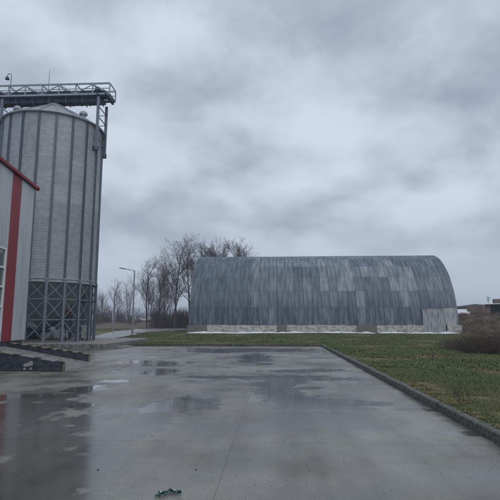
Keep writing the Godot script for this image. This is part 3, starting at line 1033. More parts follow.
# ------------------------------------------------------------------ hall with the red stripe
func hall() -> void:
	var d := Vector3(0.148, 0, 1).normalized()          # along the wall, towards the viewer
	var n := Vector3(d.z, 0, -d.x)                       # out of the wall
	var B := Basis(d, Vector3.UP, d.cross(Vector3.UP))   # local x along the wall, z = -n
	if B.z.dot(n) < 0:
		B = Basis(d, Vector3.UP, n)
		B = Basis(d, Vector3.UP, d.cross(Vector3.UP))
	var h := Node3D.new()
	h.name = numbered("red_striped_hall")
	add_child(h)
	tag(h, "pale panelled hall with red vertical stripe and red roof trim", "building")
	h.transform = Transform3D(B, Vector3(-11.28, 0, -21.3))
	var o := signf(B.z.dot(n))                            # z sign that points outdoors
	var L := 13.0
	var y0 := 0.78; var y1 := 7.76
	var core := MB.new()
	core.box(Vector3(L * 0.5 + 0.02, 4.2, -o * 6.1), Vector3(L - 0.1, 6.9, 12.0))
	obj("core_walls", core, M.wall, h)
	var pl := MB.new()
	pl.box(Vector3(L * 0.5, 0.36, -o * 6.08), Vector3(L, 0.86, 12.1), Basis(), 0.02)
	obj("plinth", pl, M.navy, h)
	# cladding: upright sandwich panels, one of them red
	var edges := [[0.0, 0.5, "g"], [0.5, 1.5, "g"], [1.5, 2.5, "r"], [2.5, 2.60, "g"], [4.22, 5.4, "g"], [5.4, 6.4, "r"], [6.4, 7.4, "g"], [10.6, 11.6, "g"], [11.6, 12.4, "r"], [12.4, 13.0, "g"]]
	for e in edges:
		var mb := MB.new()
		var w: float = e[1] - e[0]
		mb.box(Vector3((e[0] + e[1]) * 0.5, (y0 + y1) * 0.5, 0.0), Vector3(w - 0.008, y1 - y0, 0.10), Basis(), 0.006)
		obj("wall_panel", mb, M.red if e[2] == "r" else M.wall, h)
	for e in [[2.60, 4.22, 4.52, y1], [7.4, 10.6, 4.9, y1]]:
		var mb := MB.new()
		mb.box(Vector3((e[0] + e[1]) * 0.5, (e[2] + e[3]) * 0.5, 0.0), Vector3(e[1] - e[0] - 0.008, e[3] - e[2], 0.10), Basis(), 0.006)
		obj("wall_panel", mb, M.wall, h)
	var lowp := MB.new()
	lowp.box(Vector3(3.41, 0.95, 0.0), Vector3(1.612, 0.34, 0.10), Basis(), 0.006)
	obj("wall_panel", lowp, M.wall, h)
	# tall window of stacked panes
	var win := Node3D.new()
	win.name = "window"
	h.add_child(win)
	var fr := MB.new()
	for x in [2.65, 3.41, 4.17]:
		fr.box(Vector3(x, 2.82, o * 0.012), Vector3(0.09, 3.38, 0.11), Basis(), 0.006)
	for y in [1.16, 1.41 + 0.0, 2.16, 2.95, 3.72, 4.48]:
		for x in [3.03, 3.79]:
			fr.box(Vector3(x, y, o * 0.010), Vector3(0.67, 0.075, 0.10), Basis(), 0.006)
	obj("frame", fr, M.frame, win)
	for y in [[1.20, 1.37], [1.45, 2.12], [2.20, 2.91], [2.99, 3.68], [3.76, 4.44]]:
		for x in [3.03, 3.79]:
			var pn := MB.new()
			pn.box(Vector3(x, (y[0] + y[1]) * 0.5, -o * 0.01), Vector3(0.68, y[1] - y[0] + 0.02, 0.02))
			obj("pane", pn, M.glass, win)
	# loading door that the ramp climbs to, outside the frame
	var door := MB.new()
	for k in 8:
		door.box(Vector3(9.0, 0.82 + 0.51 * k + 0.25, -o * 0.02), Vector3(3.19, 0.50, 0.05), Basis(), 0.01)
	obj("sectional_door", door, M.frame, h)
	var cor := MB.new()
	cor.box(Vector3(-0.015, (y0 + y1) * 0.5, -o * 0.06), Vector3(0.03, y1 - y0, 0.24), Basis(), 0.004)
	obj("corner_trim", cor, M.wall, h)
	var ew := MB.new()
	for k in 11:
		ew.box(Vector3(0.02, (y0 + y1) * 0.5, -o * (0.75 + 1.0 * k)), Vector3(0.08, y1 - y0, 0.99), Basis(), 0.006)
	obj("end_wall_cladding", ew, M.wall, h)
	# roof: low slope rising away from the wall, red verge and gutter along the eave
	var rf := MB.new()
	rf.flat(Vector3(-0.1, 7.80, o * 0.15), Vector3(L + 0.2, 7.80, o * 0.15), Vector3(L + 0.2, 8.6, -o * 12.0), Vector3(-0.1, 8.6, -o * 12.0), Vector3.UP)
	rf.flat(Vector3(-0.1, 7.74, o * 0.15), Vector3(L + 0.2, 7.74, o * 0.15), Vector3(L + 0.2, 8.54, -o * 12.0), Vector3(-0.1, 8.54, -o * 12.0), Vector3.DOWN)
	obj("roof", rf, M.steel_dark, h)
	var gt := MB.new()
	gt.box(Vector3(L * 0.5, 7.82, o * 0.10), Vector3(L + 0.2, 0.15, 0.16), Basis(), 0.02)
	obj("roof_trim", gt, M.red, h)
	var vt := MB.new()
	vt.bar(Vector3(-0.13, 7.83, o * 0.05), Vector3(-0.13, 8.63, -o * 12.0), 0.06, 0.2)
	obj("verge_trim", vt, M.red, h)
	var ge := MB.new()
	ge.tube(Vector3(-0.26, 7.80, o * 0.13), Vector3(-0.14, 7.80, o * 0.13), 0.10, 0.10, 12, true)
	obj("gutter_end", ge, M.red, h)

func ramp() -> void:
	var r := thing("loading_ramp", "concrete loading ramp between dark blue side walls with hazard striped edges", "ramp", Vector3(0, 0, 0))
	var xe := -6.85
	var xw := -10.55
	var zn := -15.55; var zf := -18.75
	var slope := MB.new()
	var hw := 0.62
	slope.flat(Vector3(xe - 0.2, 0.012, zn), Vector3(xe - 0.2, 0.012, zf), Vector3(xw, hw, zf), Vector3(xw, hw, zn), Vector3.UP)
	slope.flat(Vector3(xe + 0.1, 0.004, zn), Vector3(xe + 0.1, 0.004, zf), Vector3(xe - 0.2, 0.012, zf), Vector3(xe - 0.2, 0.012, zn), Vector3.UP)
	obj("ramp_surface", slope, M.concrete, r)
	var walls := [[zn, 0.27, 0.20, xe], [zf, 0.32, 0.155, xe - 0.42]]
	for k in 2:
		var z: float = walls[k][0]
		var t := 0.22
		var e: float = walls[k][3]
		var he: float = walls[k][1]
		var hx: float = he + walls[k][2] * (e - xw) * (0.78 if k == 0 else 0.86)
		var w := MB.new()
		for s in [-1.0, 1.0]:
			w.quad(Vector3(e, -0.01, z + s * t * 0.5), Vector3(e, he, z + s * t * 0.5), Vector3(xw, hx, z + s * t * 0.5), Vector3(xw, -0.01, z + s * t * 0.5), Vector3(0, 0, s))
		w.flat(Vector3(e, he, z - t * 0.5), Vector3(e, he, z + t * 0.5), Vector3(xw, hx, z + t * 0.5), Vector3(xw, hx, z - t * 0.5), Vector3.UP)
		w.quad(Vector3(e, -0.01, z - t * 0.5), Vector3(e, -0.01, z + t * 0.5), Vector3(e, he, z + t * 0.5), Vector3(e, he, z - t * 0.5), Vector3.RIGHT)
		obj("side_wall", w, M.black, r)
		for q in 7:                                          # painted plates on both faces
			var qa := q / 7.0; var qb := (q + 1) / 7.0
			var xa := lerpf(e, xw, qa) - 0.004; var xb := lerpf(e, xw, qb) + 0.004
			var ya := lerpf(he, hx, qa) - 0.006; var yb := lerpf(he, hx, qb) - 0.006
			for sd in [-1.0, 1.0]:
				var pn := MB.new()
				var z0: float = z + sd * t * 0.5; var z1: float = z + sd * (t * 0.5 + rng.randf_range(0.006, 0.010))
				pn.quad(Vector3(xa, 0.012, z1), Vector3(xa, ya, z1), Vector3(xb, yb, z1), Vector3(xb, 0.012, z1), Vector3(0, 0, sd))
				pn.flat(Vector3(xa, 0.012, z0), Vector3(xa, 0.012, z1), Vector3(xa, ya, z1), Vector3(xa, ya, z0), Vector3.RIGHT); pn.flat(Vector3(xb, 0.012, z0), Vector3(xb, 0.012, z1), Vector3(xb, yb, z1), Vector3(xb, yb, z0), Vector3.LEFT)
				obj("wall_plate", pn, M.navy, r)
		# edge strip: short yellow and black plates on the far wall, a pale worn capping on the near one
		var n := 16
		for q in n:
			var a := float(q) / n; var b := (q + 0.97) / n
			var pa := Vector3(lerpf(e, xw, a), lerpf(he, hx, a) + 0.012, z); var pb := Vector3(lerpf(e, xw, b), lerpf(he, hx, b) + 0.012, z)
			var c := MB.new()
			c.bar(pa, pb, t + 0.03, 0.03)
			obj("edge_plate", c, (M.yellow if q % 2 == 0 else M.black) if k == 1 else (M.cap if q % 3 else M.navy), r)
		var ec := MB.new()
		ec.box(Vector3(e + 0.012, he * 0.5, z), Vector3(0.02, he, t + 0.03))
		obj("end_plate", ec, M.black, r)
		for q in 3:
			var st := MB.new()
			st.box(Vector3(e + 0.026, he * (0.2 + 0.3 * q), z), Vector3(0.006, he * 0.13, t + 0.02), Basis(Vector3.RIGHT, 0.5))
			obj("hazard_stripe", st, M.yellow, r)
	# chipped pale patch in the near wall
	var k2 := 0
	for q in [[-7.98, 0.20, 0.13, 0.06], [-7.86, 0.25, 0.09, 0.08], [-8.05, 0.08, 0.05, 0.04], [-7.84, 0.09, 0.05, 0.04]]:
		var ch := MB.new()
		var m := 9
		var c := Vector3(q[0], q[1], zn + 0.123 + 0.003 * k2)
		k2 += 1
		for i in m:
			var a := TAU * i / m; var b := TAU * (i + 1) / m
			var ra := 1.0 + 0.18 * sin(i * 1.9 + q[0] * 9.0); var rb := 1.0 + 0.18 * sin((i + 1) % m * 1.9 + q[0] * 9.0)
			ch.tri(c, c + Vector3(cos(a) * q[2] * ra, sin(a) * q[3] * ra, 0), c + Vector3(cos(b) * q[2] * rb, sin(b) * q[3] * rb, 0), Vector3.BACK)
		obj("chipped_patch", ch, M.chip, r)

# ------------------------------------------------------------------ vegetation
func branch(tr: MB, cr: MB, p: Vector3, d: Vector3, l: float, r: float, depth: int, maxd: int, up: float) -> void:
	var segs := 4 if depth <= 1 else 3
	if depth == maxd:
		segs = 2
	var q := p
	var dir := d
	var b := tr if depth <= 1 else cr
	var pts := [p]
	var dirs := [d]
	for s in segs:
		dir = (dir + Vector3(rng.randf_range(-1, 1), rng.randf_range(-0.6, 1) , rng.randf_range(-1, 1)) * (0.10 if depth == 0 else 0.22) + Vector3.UP * up).normalized()
		var q2 := q + dir * l / segs
		var ra := r * (1.0 - 0.75 * s / segs); var rb := r * (1.0 - 0.75 * (s + 1) / segs)
		b.tube(q, q2, ra, rb, 7 if depth == 0 else (5 if depth == 1 else 3))
		q = q2
		pts.append(q); dirs.append(dir)
	if depth >= maxd:
		return
	var kids: int = kid_counts[depth]
	for k in kids:
		var t := (0.20 if depth == 0 else 0.15) + (0.80 if depth == 0 else 0.85) * (k + rng.randf()) / kids
		t = minf(t, 0.999)
		var i := int(t * segs)
		var pp: Vector3 = pts[i].lerp(pts[i + 1], t * segs - i)
		var dd: Vector3 = dirs[i + 1]
		var side := dd.cross(Vector3(rng.randf_range(-1, 1), rng.randf_range(-1, 1), rng.randf_range(-1, 1))).normalized()
		var ang := rng.randf_range(0.45, 0.85)
		var nd := (dd * cos(ang) + side * sin(ang)).normalized()
		var kl := l * rng.randf_range(0.40, 0.60) * (1.0 - 0.5 * t) if depth == 0 else l * rng.randf_range(0.45, 0.75) * (1.0 - 0.3 * t)
		branch(tr, cr, pp, nd, kl, r * 0.42 * (1.0 - 0.5 * t) + 0.006, depth + 1, maxd, 0.06)

func tree_meshes(sd: int, hgt_: float, rad_: float, maxd: int, lean := Vector3.ZERO) -> Array:
	rng.seed = sd
	var tr := MB.new(); var cr := MB.new()
	branch(tr, cr, Vector3.ZERO, (Vector3.UP + lean).normalized(), hgt_, rad_, 0, maxd, 0.02)
	return [tr.mesh(), cr.mesh()]

func tree(called: String, ms: Array, at: Vector3, sc: float, turn: float, label: String, group: String, cm: Material) -> void:
	var t := thing(called, label, "tree", at, group)
	t.rotation.y = turn
	t.scale = Vector3.ONE * sc
	put("trunk", ms[0], M.bark, t)
	put("crown", ms[1], cm, t)

func top_of(ms: Array) -> float:
	return maxf(ms[0].get_aabb().end.y, ms[1].get_aabb().end.y)

func trees() -> void:
	var V := []
	for k in 4:
		V.append(tree_meshes(100 + k * 7, 10.0, 0.16, 4, Vector3([0.0, 0.06, -0.08, 0.03][k], 0, 0)))
	kid_counts = [12, 5, 4, 3, 3]
	var W := []                                          # sparser crowns for the distant row
	for k in 4:
		W.append(tree_meshes(180 + k * 7, 10.0, 0.12, 4))
	rng.seed = 900
	# around the hangar's far end: photo u of the trunk, v of the tip, depth
	var big := [[175, 232, -96, 0, "tallest bare tree, standing free of the hangar's end"], [147, 256, -99, 1, "bare leaning tree at the edge of the clump, away from the hangar"], [158, 262, -104, 3, "slim bare tree beside the leaning tree at the clump's edge"],
		[165, 266, -110, 2, "shorter bare tree between the slim tree and the tallest tree"], [190, 238, -97, 2, "tall bare tree rising beside the hangar's curved end"], [200, 243, -108, 3, "bare tree rising behind the hangar's curved end"],
		[214, 240, -93, 1, "bare tree spreading above the end of the hangar roof"], [228, 238, -95, 3, "broad bare crown showing above the hangar roof"], [243, 242, -93, 0, "bare crown above the hangar, farthest along the roof"], [235, 239, -99, 2, "bare tree wedged between the two broadest crowns above the hangar"], [207, 242, -100, 0, "bare tree just behind the corner where the hangar roof begins"]]
	for b in big:
		var p := at_z(b[0], 320, b[2])
		var g := hgt(p.x, p.z)
		var tip := at_z(b[0], b[1] - 4.0, b[2]).y
		var V_: Array = V[b[3]]
		tree("bare_tree", V_, Vector3(p.x, g - 0.1, p.z), (tip - g) / top_of(V_), rng.randf_range(0, TAU), b[4], "bare trees by the hangar", M.twig)
	for k in 30:
		var u := rng.randf_range(60, 175) if k > 6 else rng.randf_range(-40, 60)
		var z := rng.randf_range(-175, -128)
		var v := rng.randf_range(268, 294) if u < 142 else rng.randf_range(272, 296)
		var p := at_z(u, 320, z)
		var g := hgt(p.x, p.z)
		var tip := at_z(u, v, z).y
		if u > 139 and u < 150 and z > -142:
			z -= 30.0
			p = at_z(u, 320, z)
			g = hgt(p.x, p.z)
			tip = at_z(u, v, z).y
		var V_: Array = W[rng.randi() % 4]
		tree("distant_tree", V_, Vector3(p.x, g - 0.1, p.z), (tip - g) / top_of(V_), rng.randf_range(0, TAU), "bare tree in the distant row beyond the road", "bare trees beyond the road", M.twig_dark)
	for k in 6:
		var u := rng.randf_range(196, 250)
		var p := at_z(u, 320, rng.randf_range(-140, -112))
		var g := hgt(p.x, p.z)
		tree("distant_tree", W[k % 4], Vector3(p.x, g - 0.1, p.z), rng.randf_range(1.0, 1.3), rng.randf_range(0, TAU), "bare tree in the distant row beyond the road", "bare trees beyond the road", M.twig_dark)
	# undergrowth: thin stems, one mass
	var st := MB.new()
	for k in 16:
		var a := rng.randf_range(0, TAU); var r := rng.randf_range(0, 0.8)
		var p := Vector3(cos(a) * r, 0, sin(a) * r)
		var q := p + Vector3(rng.randf_range(-0.5, 0.5), rng.randf_range(1.2, 3.4), rng.randf_range(-0.5, 0.5))
		st.tube(p, q, 0.03, 0.012, 3)
		for j in 4:
			var t := rng.randf_range(0.3, 0.9)
			var s := p.lerp(q, t)
			st.tube(s, s + Vector3(rng.randf_range(-0.6, 0.6), rng.randf_range(0.3, 0.9), rng.randf_range(-0.6, 0.6)), 0.014, 0.006, 3)
	var pts := []
	for k in 420:
		var u := rng.randf_range(-60, 200)
		var z := -104.0 - pow(rng.randf(), 1.3) * 60.0
		if (u < 138 and z > -122) or (u > 138 and u < 152 and z > -141):
			continue
		var p := at_z(u, 320, z)
		pts.append(Transform3D(Basis(Vector3.UP, rng.randf_range(0, TAU)).scaled(Vector3.ONE * (0.35 + 1.3 * pow(rng.randf(), 2.0))), Vector3(p.x, hgt(p.x, z) - 0.05, z)))
	for k in 60:
		var x := rng.randf_range(-26, -12)
		var z := rng.randf_range(-106, -97)
		pts.append(Transform3D(Basis(Vector3.UP, rng.randf_range(0, TAU)).scaled(Vector3.ONE * (0.4 + 1.2 * pow(rng.randf(), 2.0))), Vector3(x, hgt(x, z) - 0.05, z)))
	multi("undergrowth", st.mesh(), M.twig_dark, pts, [], "dense bare undergrowth beneath the far trees", "undergrowth")

func multi(called: String, m: Mesh, mt: Material, pts: Array, cols: Array, label: String, cat: String) -> void:
	var mm := MultiMesh.new()
	mm.transform_format = MultiMesh.TRANSFORM_3D
	mm.use_colors = cols.size() > 0
	mm.mesh = m
	mm.instance_count = pts.size()
	for i in pts.size():
		mm.set_instance_transform(i, pts[i])
		if cols.size():
			mm.set_instance_color(i, cols[i])
	var o := MultiMeshInstance3D.new()
	o.multimesh = mm
	o.material_override = mt
	o.name = numbered(called)
	add_child(o)
	tag(o, label, cat)
	o.set_meta("kind", "stuff")

func tuft(sd: int, n: int, spread: float, h0: float, h1: float, w: float, bend: float) -> Mesh:
	var r := RandomNumberGenerator.new()
	r.seed = sd
	var mb := MB.new()
	mb.use_col = true
	var live_blade := Color(1, 1, 1)
	var dead_blade := Color(1.9, 1.35, 1.2)
	for k in n:
		var a := r.randf_range(0, TAU); var q := spread * sqrt(r.randf())
		var p := Vector3(cos(a) * q, -0.01, sin(a) * q)
		var b := r.randf_range(0, TAU)
		var d := Vector3(cos(b), 0, sin(b))
		var s := Vector3(-d.z, 0, d.x) * w * r.randf_range(0.6, 1.3)
		var h := r.randf_range(h0, h1)
		var m := p + Vector3.UP * h * 0.6 + d * h * bend * 0.35
		var t := p + Vector3.UP * h + d * h * bend * r.randf_range(0.6, 1.3)
		mb.tint = dead_blade if r.randf() < 0.15 else live_blade     # one colour for the whole blade
		var nn := (d * 0.5 + Vector3.UP).normalized()
		mb.quad(p - s, p + s, m + s * 0.8, m - s * 0.8, nn)
		mb.tri(m - s * 0.8, m + s * 0.8, t, nn)
	return mb.mesh()

func grass() -> void:
	rng.seed = 77
	var near := tuft(1, 56, 0.18, 0.02, 0.07, 0.0026, 1.0)
	var mid := tuft(2, 60, 0.30, 0.025, 0.07, 0.006, 1.0)
	var far := tuft(3, 70, 0.75, 0.025, 0.065, 0.009, 1.0)
	var sets := [[near, [], []], [mid, [], []], [far, [], []]]
	var patch := FastNoiseLite.new(); patch.seed = 9; patch.frequency = 0.22; patch.fractal_octaves = 4
	var addp := func(k: int, x: float, z: float) -> void:
		if is_brown(x, z):
			return
		var g := patch.get_noise_2d(x, z)
		if g < -0.22 and rng.randf() < 0.8:
			return
		var gr := Color(0.138, 0.19, 0.06)
		var dry := Color(0.25, 0.215, 0.10)
		var c := gr.lerp(dry, clampf(0.20 - g * 1.9 + rng.randf_range(-0.25, 0.25), 0.0, 1.0))
		c = c * rng.randf_range(0.75, 1.25)
		var s := rng.randf_range(0.6, 1.35) * (1.0 + 0.7 * clampf(g, -0.3, 0.6))
		sets[k][1].append(Transform3D(Basis(Vector3.UP, rng.randf_range(0, TAU)).scaled(Vector3(s, s, s)), Vector3(x, hgt(x, z), z)))
		sets[k][2].append(c)
	var x0 := KX + 0.20
	for i in 17000:                                      # close by
		var z := -1.5 - 14.0 * rng.randf()
		var x := x0 + 9.0 * pow(rng.randf(), 1.1)
		addp.call(0, x, z)
	for i in 420:                                        # longer tufts leaning over the kerb's back edge
		addp.call(0, KX + 0.30 + 0.15 * rng.randf(), -2.0 - 29.0 * rng.randf())
	for i in 13000:
		var z := -13.0 - 20.0 * rng.randf()
		var x := x0 + 0.22 + 20.0 * rng.randf()
		addp.call(1, x, z)
	for i in 14000:
		var z := -31.6 - 34.0 * rng.randf()
		var x := -14.0 + 52.0 * rng.randf()
		if z < HZ + 0.3 and x > HX0 and x < HX1:
			continue
		if x < -10.0 and z < -40:
			continue
		addp.call(2, x, z)
	for i in 5000:                                       # verge by the road
		var z := -32.0 - 60.0 * rng.randf()
		var x := -11.0 - 6.0 * rng.randf()
		if x < -9.5 - (-32.0 - z) * 0.27:
			continue
		addp.call(2, x, z)
	for i in 2500:                                       # beyond the road
		var z := -70.0 - 35.0 * rng.randf()
		var x := -24.0 - (-70.0 - z) * 0.15 - 28.0 * rng.randf()
		addp.call(2, x, z)
	multi("grass", near, M.blades, sets[0][1], sets[0][2], "short patchy winter grass beside the kerb", "grass")
	multi("grass", mid, M.blades, sets[1][1], sets[1][2], "rough green grass field beyond the kerb's near stretch", "grass")
	multi("grass", far, M.blades, sets[2][1], sets[2][2], "thin green grass strip before the hangar and along the road", "grass")
	# dry weeds on the bank and beyond
	var wd := tuft(5, 30, 0.6, 0.15, 0.6, 0.013, 0.5)
	var pts := []; var cols := []
	for i in 5200:
		var x := rng.randf_range(20, 70)
		var z := rng.randf_range(-118, -46)
		if not is_brown(x, z) or (x < HX1 + 0.5 and z < HZ + 0.5):
			continue
		var s := rng.randf_range(0.5, 1.15)
		pts.append(Transform3D(Basis(Vector3.UP, rng.randf_range(0, TAU)).scaled(Vector3(s, s, s)), Vector3(x, hgt(x, z), z)))
		cols.append(Color(0.125, 0.090, 0.064).lerp(Color(0.20, 0.15, 0.105), rng.randf()) * rng.randf_range(0.7, 1.2))
	for i in 700:                                        # dead stalks scattered in the lawn's far side
		var x := rng.randf_range(8, 34)
		var z := rng.randf_range(-48, -20)
		if x < 10.0 + (-20.0 - z) * 0.35:
			continue
		var s := rng.randf_range(0.25, 0.6)
		pts.append(Transform3D(Basis(Vector3.UP, rng.randf_range(0, TAU)).scaled(Vector3(s, s, s)), Vector3(x, hgt(x, z), z)))
		cols.append(Color(0.10, 0.078, 0.052) * rng.randf_range(0.7, 1.2))
	multi("dry_weeds", wd, M.blades, pts, cols, "brown dead weeds covering the bank beside the hangar", "weeds")

func shrub_mesh(sd: int, n: int) -> Mesh:
	rng.seed = sd
	var mb := MB.new()
	for k in n:
		var a := rng.randf_range(0, TAU)
		var r := rng.randf_range(0, 0.45)
		var p := Vector3(cos(a) * r, -0.02, sin(a) * r)
		var q := p
		var d := Vector3(cos(a) * 0.45, 1.0, sin(a) * 0.45) + Vector3(rng.randf_range(-0.4, 0.4), 0, rng.randf_range(-0.4, 0.4))
		var l := rng.randf_range(0.5, 1.05)
		for s in 4:
			d = (d + Vector3(rng.randf_range(-0.35, 0.35), rng.randf_range(-0.35, 0.1), rng.randf_range(-0.35, 0.35))).normalized()
			var q2 := q + d * l * 0.25
			mb.tube(q, q2, 0.006 - 0.001 * s, 0.005 - 0.001 * s, 3)
			for j in 3:
				var e := (d + Vector3(rng.randf_range(-1, 1), rng.randf_range(-0.4, 0.7), rng.randf_range(-1, 1))).normalized()
				mb.tube(q2, q2 + e * rng.randf_range(0.08, 0.24), 0.003, 0.002, 3)
			q = q2
	return mb.mesh()

func shrubs() -> void:
	var ms := [shrub_mesh(301, 60), shrub_mesh(302, 70), shrub_mesh(303, 55)]
	rng.seed = 310
	var spots := [[452, 350, 0.7], [460, 352, 0.9], [469, 353, 1.0], [477, 351, 1.1], [484, 354, 1.0], [492, 355, 1.15], [500, 354, 1.15], [472, 348, 1.05], [488, 348, 1.2], [505, 349, 1.2], [463, 347, 0.8], [497, 346, 1.2]]
	for s in spots:
		var p := gnd(s[0], s[1], 0.1)
		var o := put("dead_shrub", ms[rng.randi() % 3], M.shrub)
		o.position = Vector3(p.x, hgt(p.x, p.z), p.z)
		o.rotation.y = rng.randf_range(0, TAU)
		o.scale = Vector3(1.5, 0.80, 1.3) * s[2]
		tag(o, "leafless dark brown shrub in the thicket on the grass", "shrub", "dead shrubs in the grass")
	# single dead stalks in the near lawn
	for s in [[465, 404, 0.35], [459, 398, 0.22], [452, 366, 0.5], [431, 361, 0.35], [442, 372, 0.28]]:
		var mb := MB.new()
		for k in 5:
			var q := Vector3(rng.randf_range(-0.12, 0.12), 0, rng.randf_range(-0.12, 0.12))
			var t := q + Vector3(rng.randf_range(-0.1, 0.1), s[2] * rng.randf_range(0.6, 1.0), rng.randf_range(-0.1, 0.1))
			mb.tube(q, t, 0.006, 0.003, 4)
			for j in 3:
				var e := q.lerp(t, rng.randf_range(0.5, 1.0))
				mb.tube(e, e + Vector3(rng.randf_range(-0.08, 0.08), rng.randf_range(0.0, 0.08), rng.randf_range(-0.08, 0.08)), 0.003, 0.006, 3)
		var p := gnd(s[0], s[1], 0.1)
		var o := obj("dead_stalks", mb, M.twig_dark)
		o.position = Vector3(p.x, hgt(p.x, p.z) - 0.01, p.z)
		tag(o, "small clump of dead brown stalks standing in the lawn", "weed", "dead stalk clumps in the lawn")
	# yellowed leaves against the kerb
	var lf := MB.new()
	for k in 7:
		var a := TAU * k / 7
		var c := Vector3(rng.randf_range(-0.05, 0.05), rng.randf_range(0.0, 0.03), rng.randf_range(-0.05, 0.05))
		var d := Vector3(cos(a), rng.randf_range(-0.3, 0.5), sin(a)).normalized()
		var sd := d.cross(Vector3.UP).normalized() * 0.012
		lf.flat(c, c + d * 0.02 + sd, c + d * 0.055, c + d * 0.02 - sd, Vector3.UP)
	var pts := []; var cols := []
	for k in 900:
		var z := -5.4 - 6.5 * pow(rng.randf(), 1.0)
		var cl := nz.get_noise_1d(z * 60.0)
		if cl < 0.02:
			continue
		var x := KX + 0.18 + 0.45 * pow(rng.randf(), 1.6)
		pts.append(Transform3D(Basis(Vector3.UP, rng.randf_range(0, TAU)) * Basis(Vector3.RIGHT, rng.randf_range(-0.4, 0.4)), Vector3(x, hgt(x, z) + 0.03, z)))
		cols.append(Color(0.22, 0.19, 0.07).lerp(Color(0.13, 0.09, 0.05), rng.randf()))
	multi("leaf_litter", lf.mesh(), M.blades, pts, cols, "yellowed fallen leaves lying along the kerb", "leaves")

# ------------------------------------------------------------------ far and small things
func street_lamp() -> void:
	var p := gnd(132.3, 334.5, 0.1)
	var top := at_z(133, 270.5, p.z).y
	var t := thing("street_lamp", "tall grey street lamp with one arm by the wet road", "street lamp", Vector3(p.x, hgt(p.x, p.z), p.z))
	var h := top - t.position.y
	var b := MB.new()
	b.tube(Vector3.ZERO, Vector3(0, h, 0), 0.11, 0.065, 10, true)
	b.tube(Vector3.ZERO, Vector3(0, 1.1, 0), 0.13, 0.13, 10, true)
	obj("pole", b, M.pole, t)
	var a := MB.new()
	a.path([Vector3(0, h - 0.05, 0), Vector3(-0.4, h + 0.06, 0), Vector3(-1.1, h + 0.2, 0)], 0.04, 8)
	obj("arm", a, M.pole, t)
	var hd := MB.new()
	hd.box(Vector3(-1.4, h + 0.25, 0), Vector3(0.7, 0.12, 0.26), Basis(Vector3.BACK, -0.17), 0.03)
	obj("lamp_head", hd, M.pole, t)
	var q := gnd(113, 332, 0.1)
	var t2 := thing("grey_post", "short bare grey post on the far side of the road", "post", Vector3(q.x, hgt(q.x, q.z), q.z))
	var b2 := MB.new()
	b2.tube(Vector3.ZERO, Vector3(0, 5.2, 0), 0.11, 0.09, 10, true)
	obj("pole", b2, M.pole, t2)
	var c2 := MB.new()
	c2.lathe(Vector3(0, 5.2, 0), [[0.11, -0.02], [0.11, 0.08], [0.0, 0.14]], 10)
	obj("cap", c2, M.pole, t2)

func car() -> void:
	var p := at_z(144.5, 320, -138)
	var y := hgt(p.x, p.z)
	var t := thing("parked_car", "small white car half hidden among the far trees", "car", Vector3(p.x, y, p.z))
	var pr := [Vector2(-2.1, 0.35), Vector2(-2.15, 0.75), Vector2(-1.9, 0.95), Vector2(-1.0, 1.02), Vector2(-0.45, 1.48), Vector2(1.2, 1.52), Vector2(1.85, 1.08), Vector2(2.1, 0.95), Vector2(2.12, 0.38)]
	var b := MB.new()
	for i in pr.size():
		var a: Vector2 = pr[i]; var c: Vector2 = pr[(i + 1) % pr.size()]
		var nn := Vector3(-(c.y - a.y), c.x - a.x, 0).normalized()
		b.quad(Vector3(a.x, a.y, -0.85), Vector3(c.x, c.y, -0.85), Vector3(c.x, c.y, 0.85), Vector3(a.x, a.y, 0.85), nn)
		for z in [-0.85, 0.85]:
			b.tri(Vector3(0, 0.7, z), Vector3(a.x, a.y, z), Vector3(c.x, c.y, z), Vector3(0, 0, signf(z)))
	obj("body", b, M.white_paint, t)
	var w := MB.new()
	for z in [-0.856, 0.856]:
		w.quad(Vector3(-0.75, 1.02, z), Vector3(-0.35, 1.40, z), Vector3(0.3, 1.43, z), Vector3(0.3, 1.02, z), Vector3(0, 0, signf(z)))
		w.quad(Vector3(0.38, 1.02, z), Vector3(0.38, 1.43, z), Vector3(1.15, 1.43, z), Vector3(1.6, 1.05, z), Vector3(0, 0, signf(z)))
	obj("side_windows", w, M.glass, t)
	for x in [-1.35, 1.3]:
		for z in [-0.75, 0.75]:
			var wh := MB.new()
			wh.tube(Vector3(x, 0.32, z - 0.12), Vector3(x, 0.32, z + 0.12), 0.32, 0.32, 16, true)
			var o := obj("wheel", wh, M.rubber, t)
			var rm := MB.new()
			rm.tube(Vector3(x, 0.32, z - 0.125), Vector3(x, 0.32, z + 0.125), 0.18, 0.18, 12, true)
			obj("rim", rm, M.pole, o)

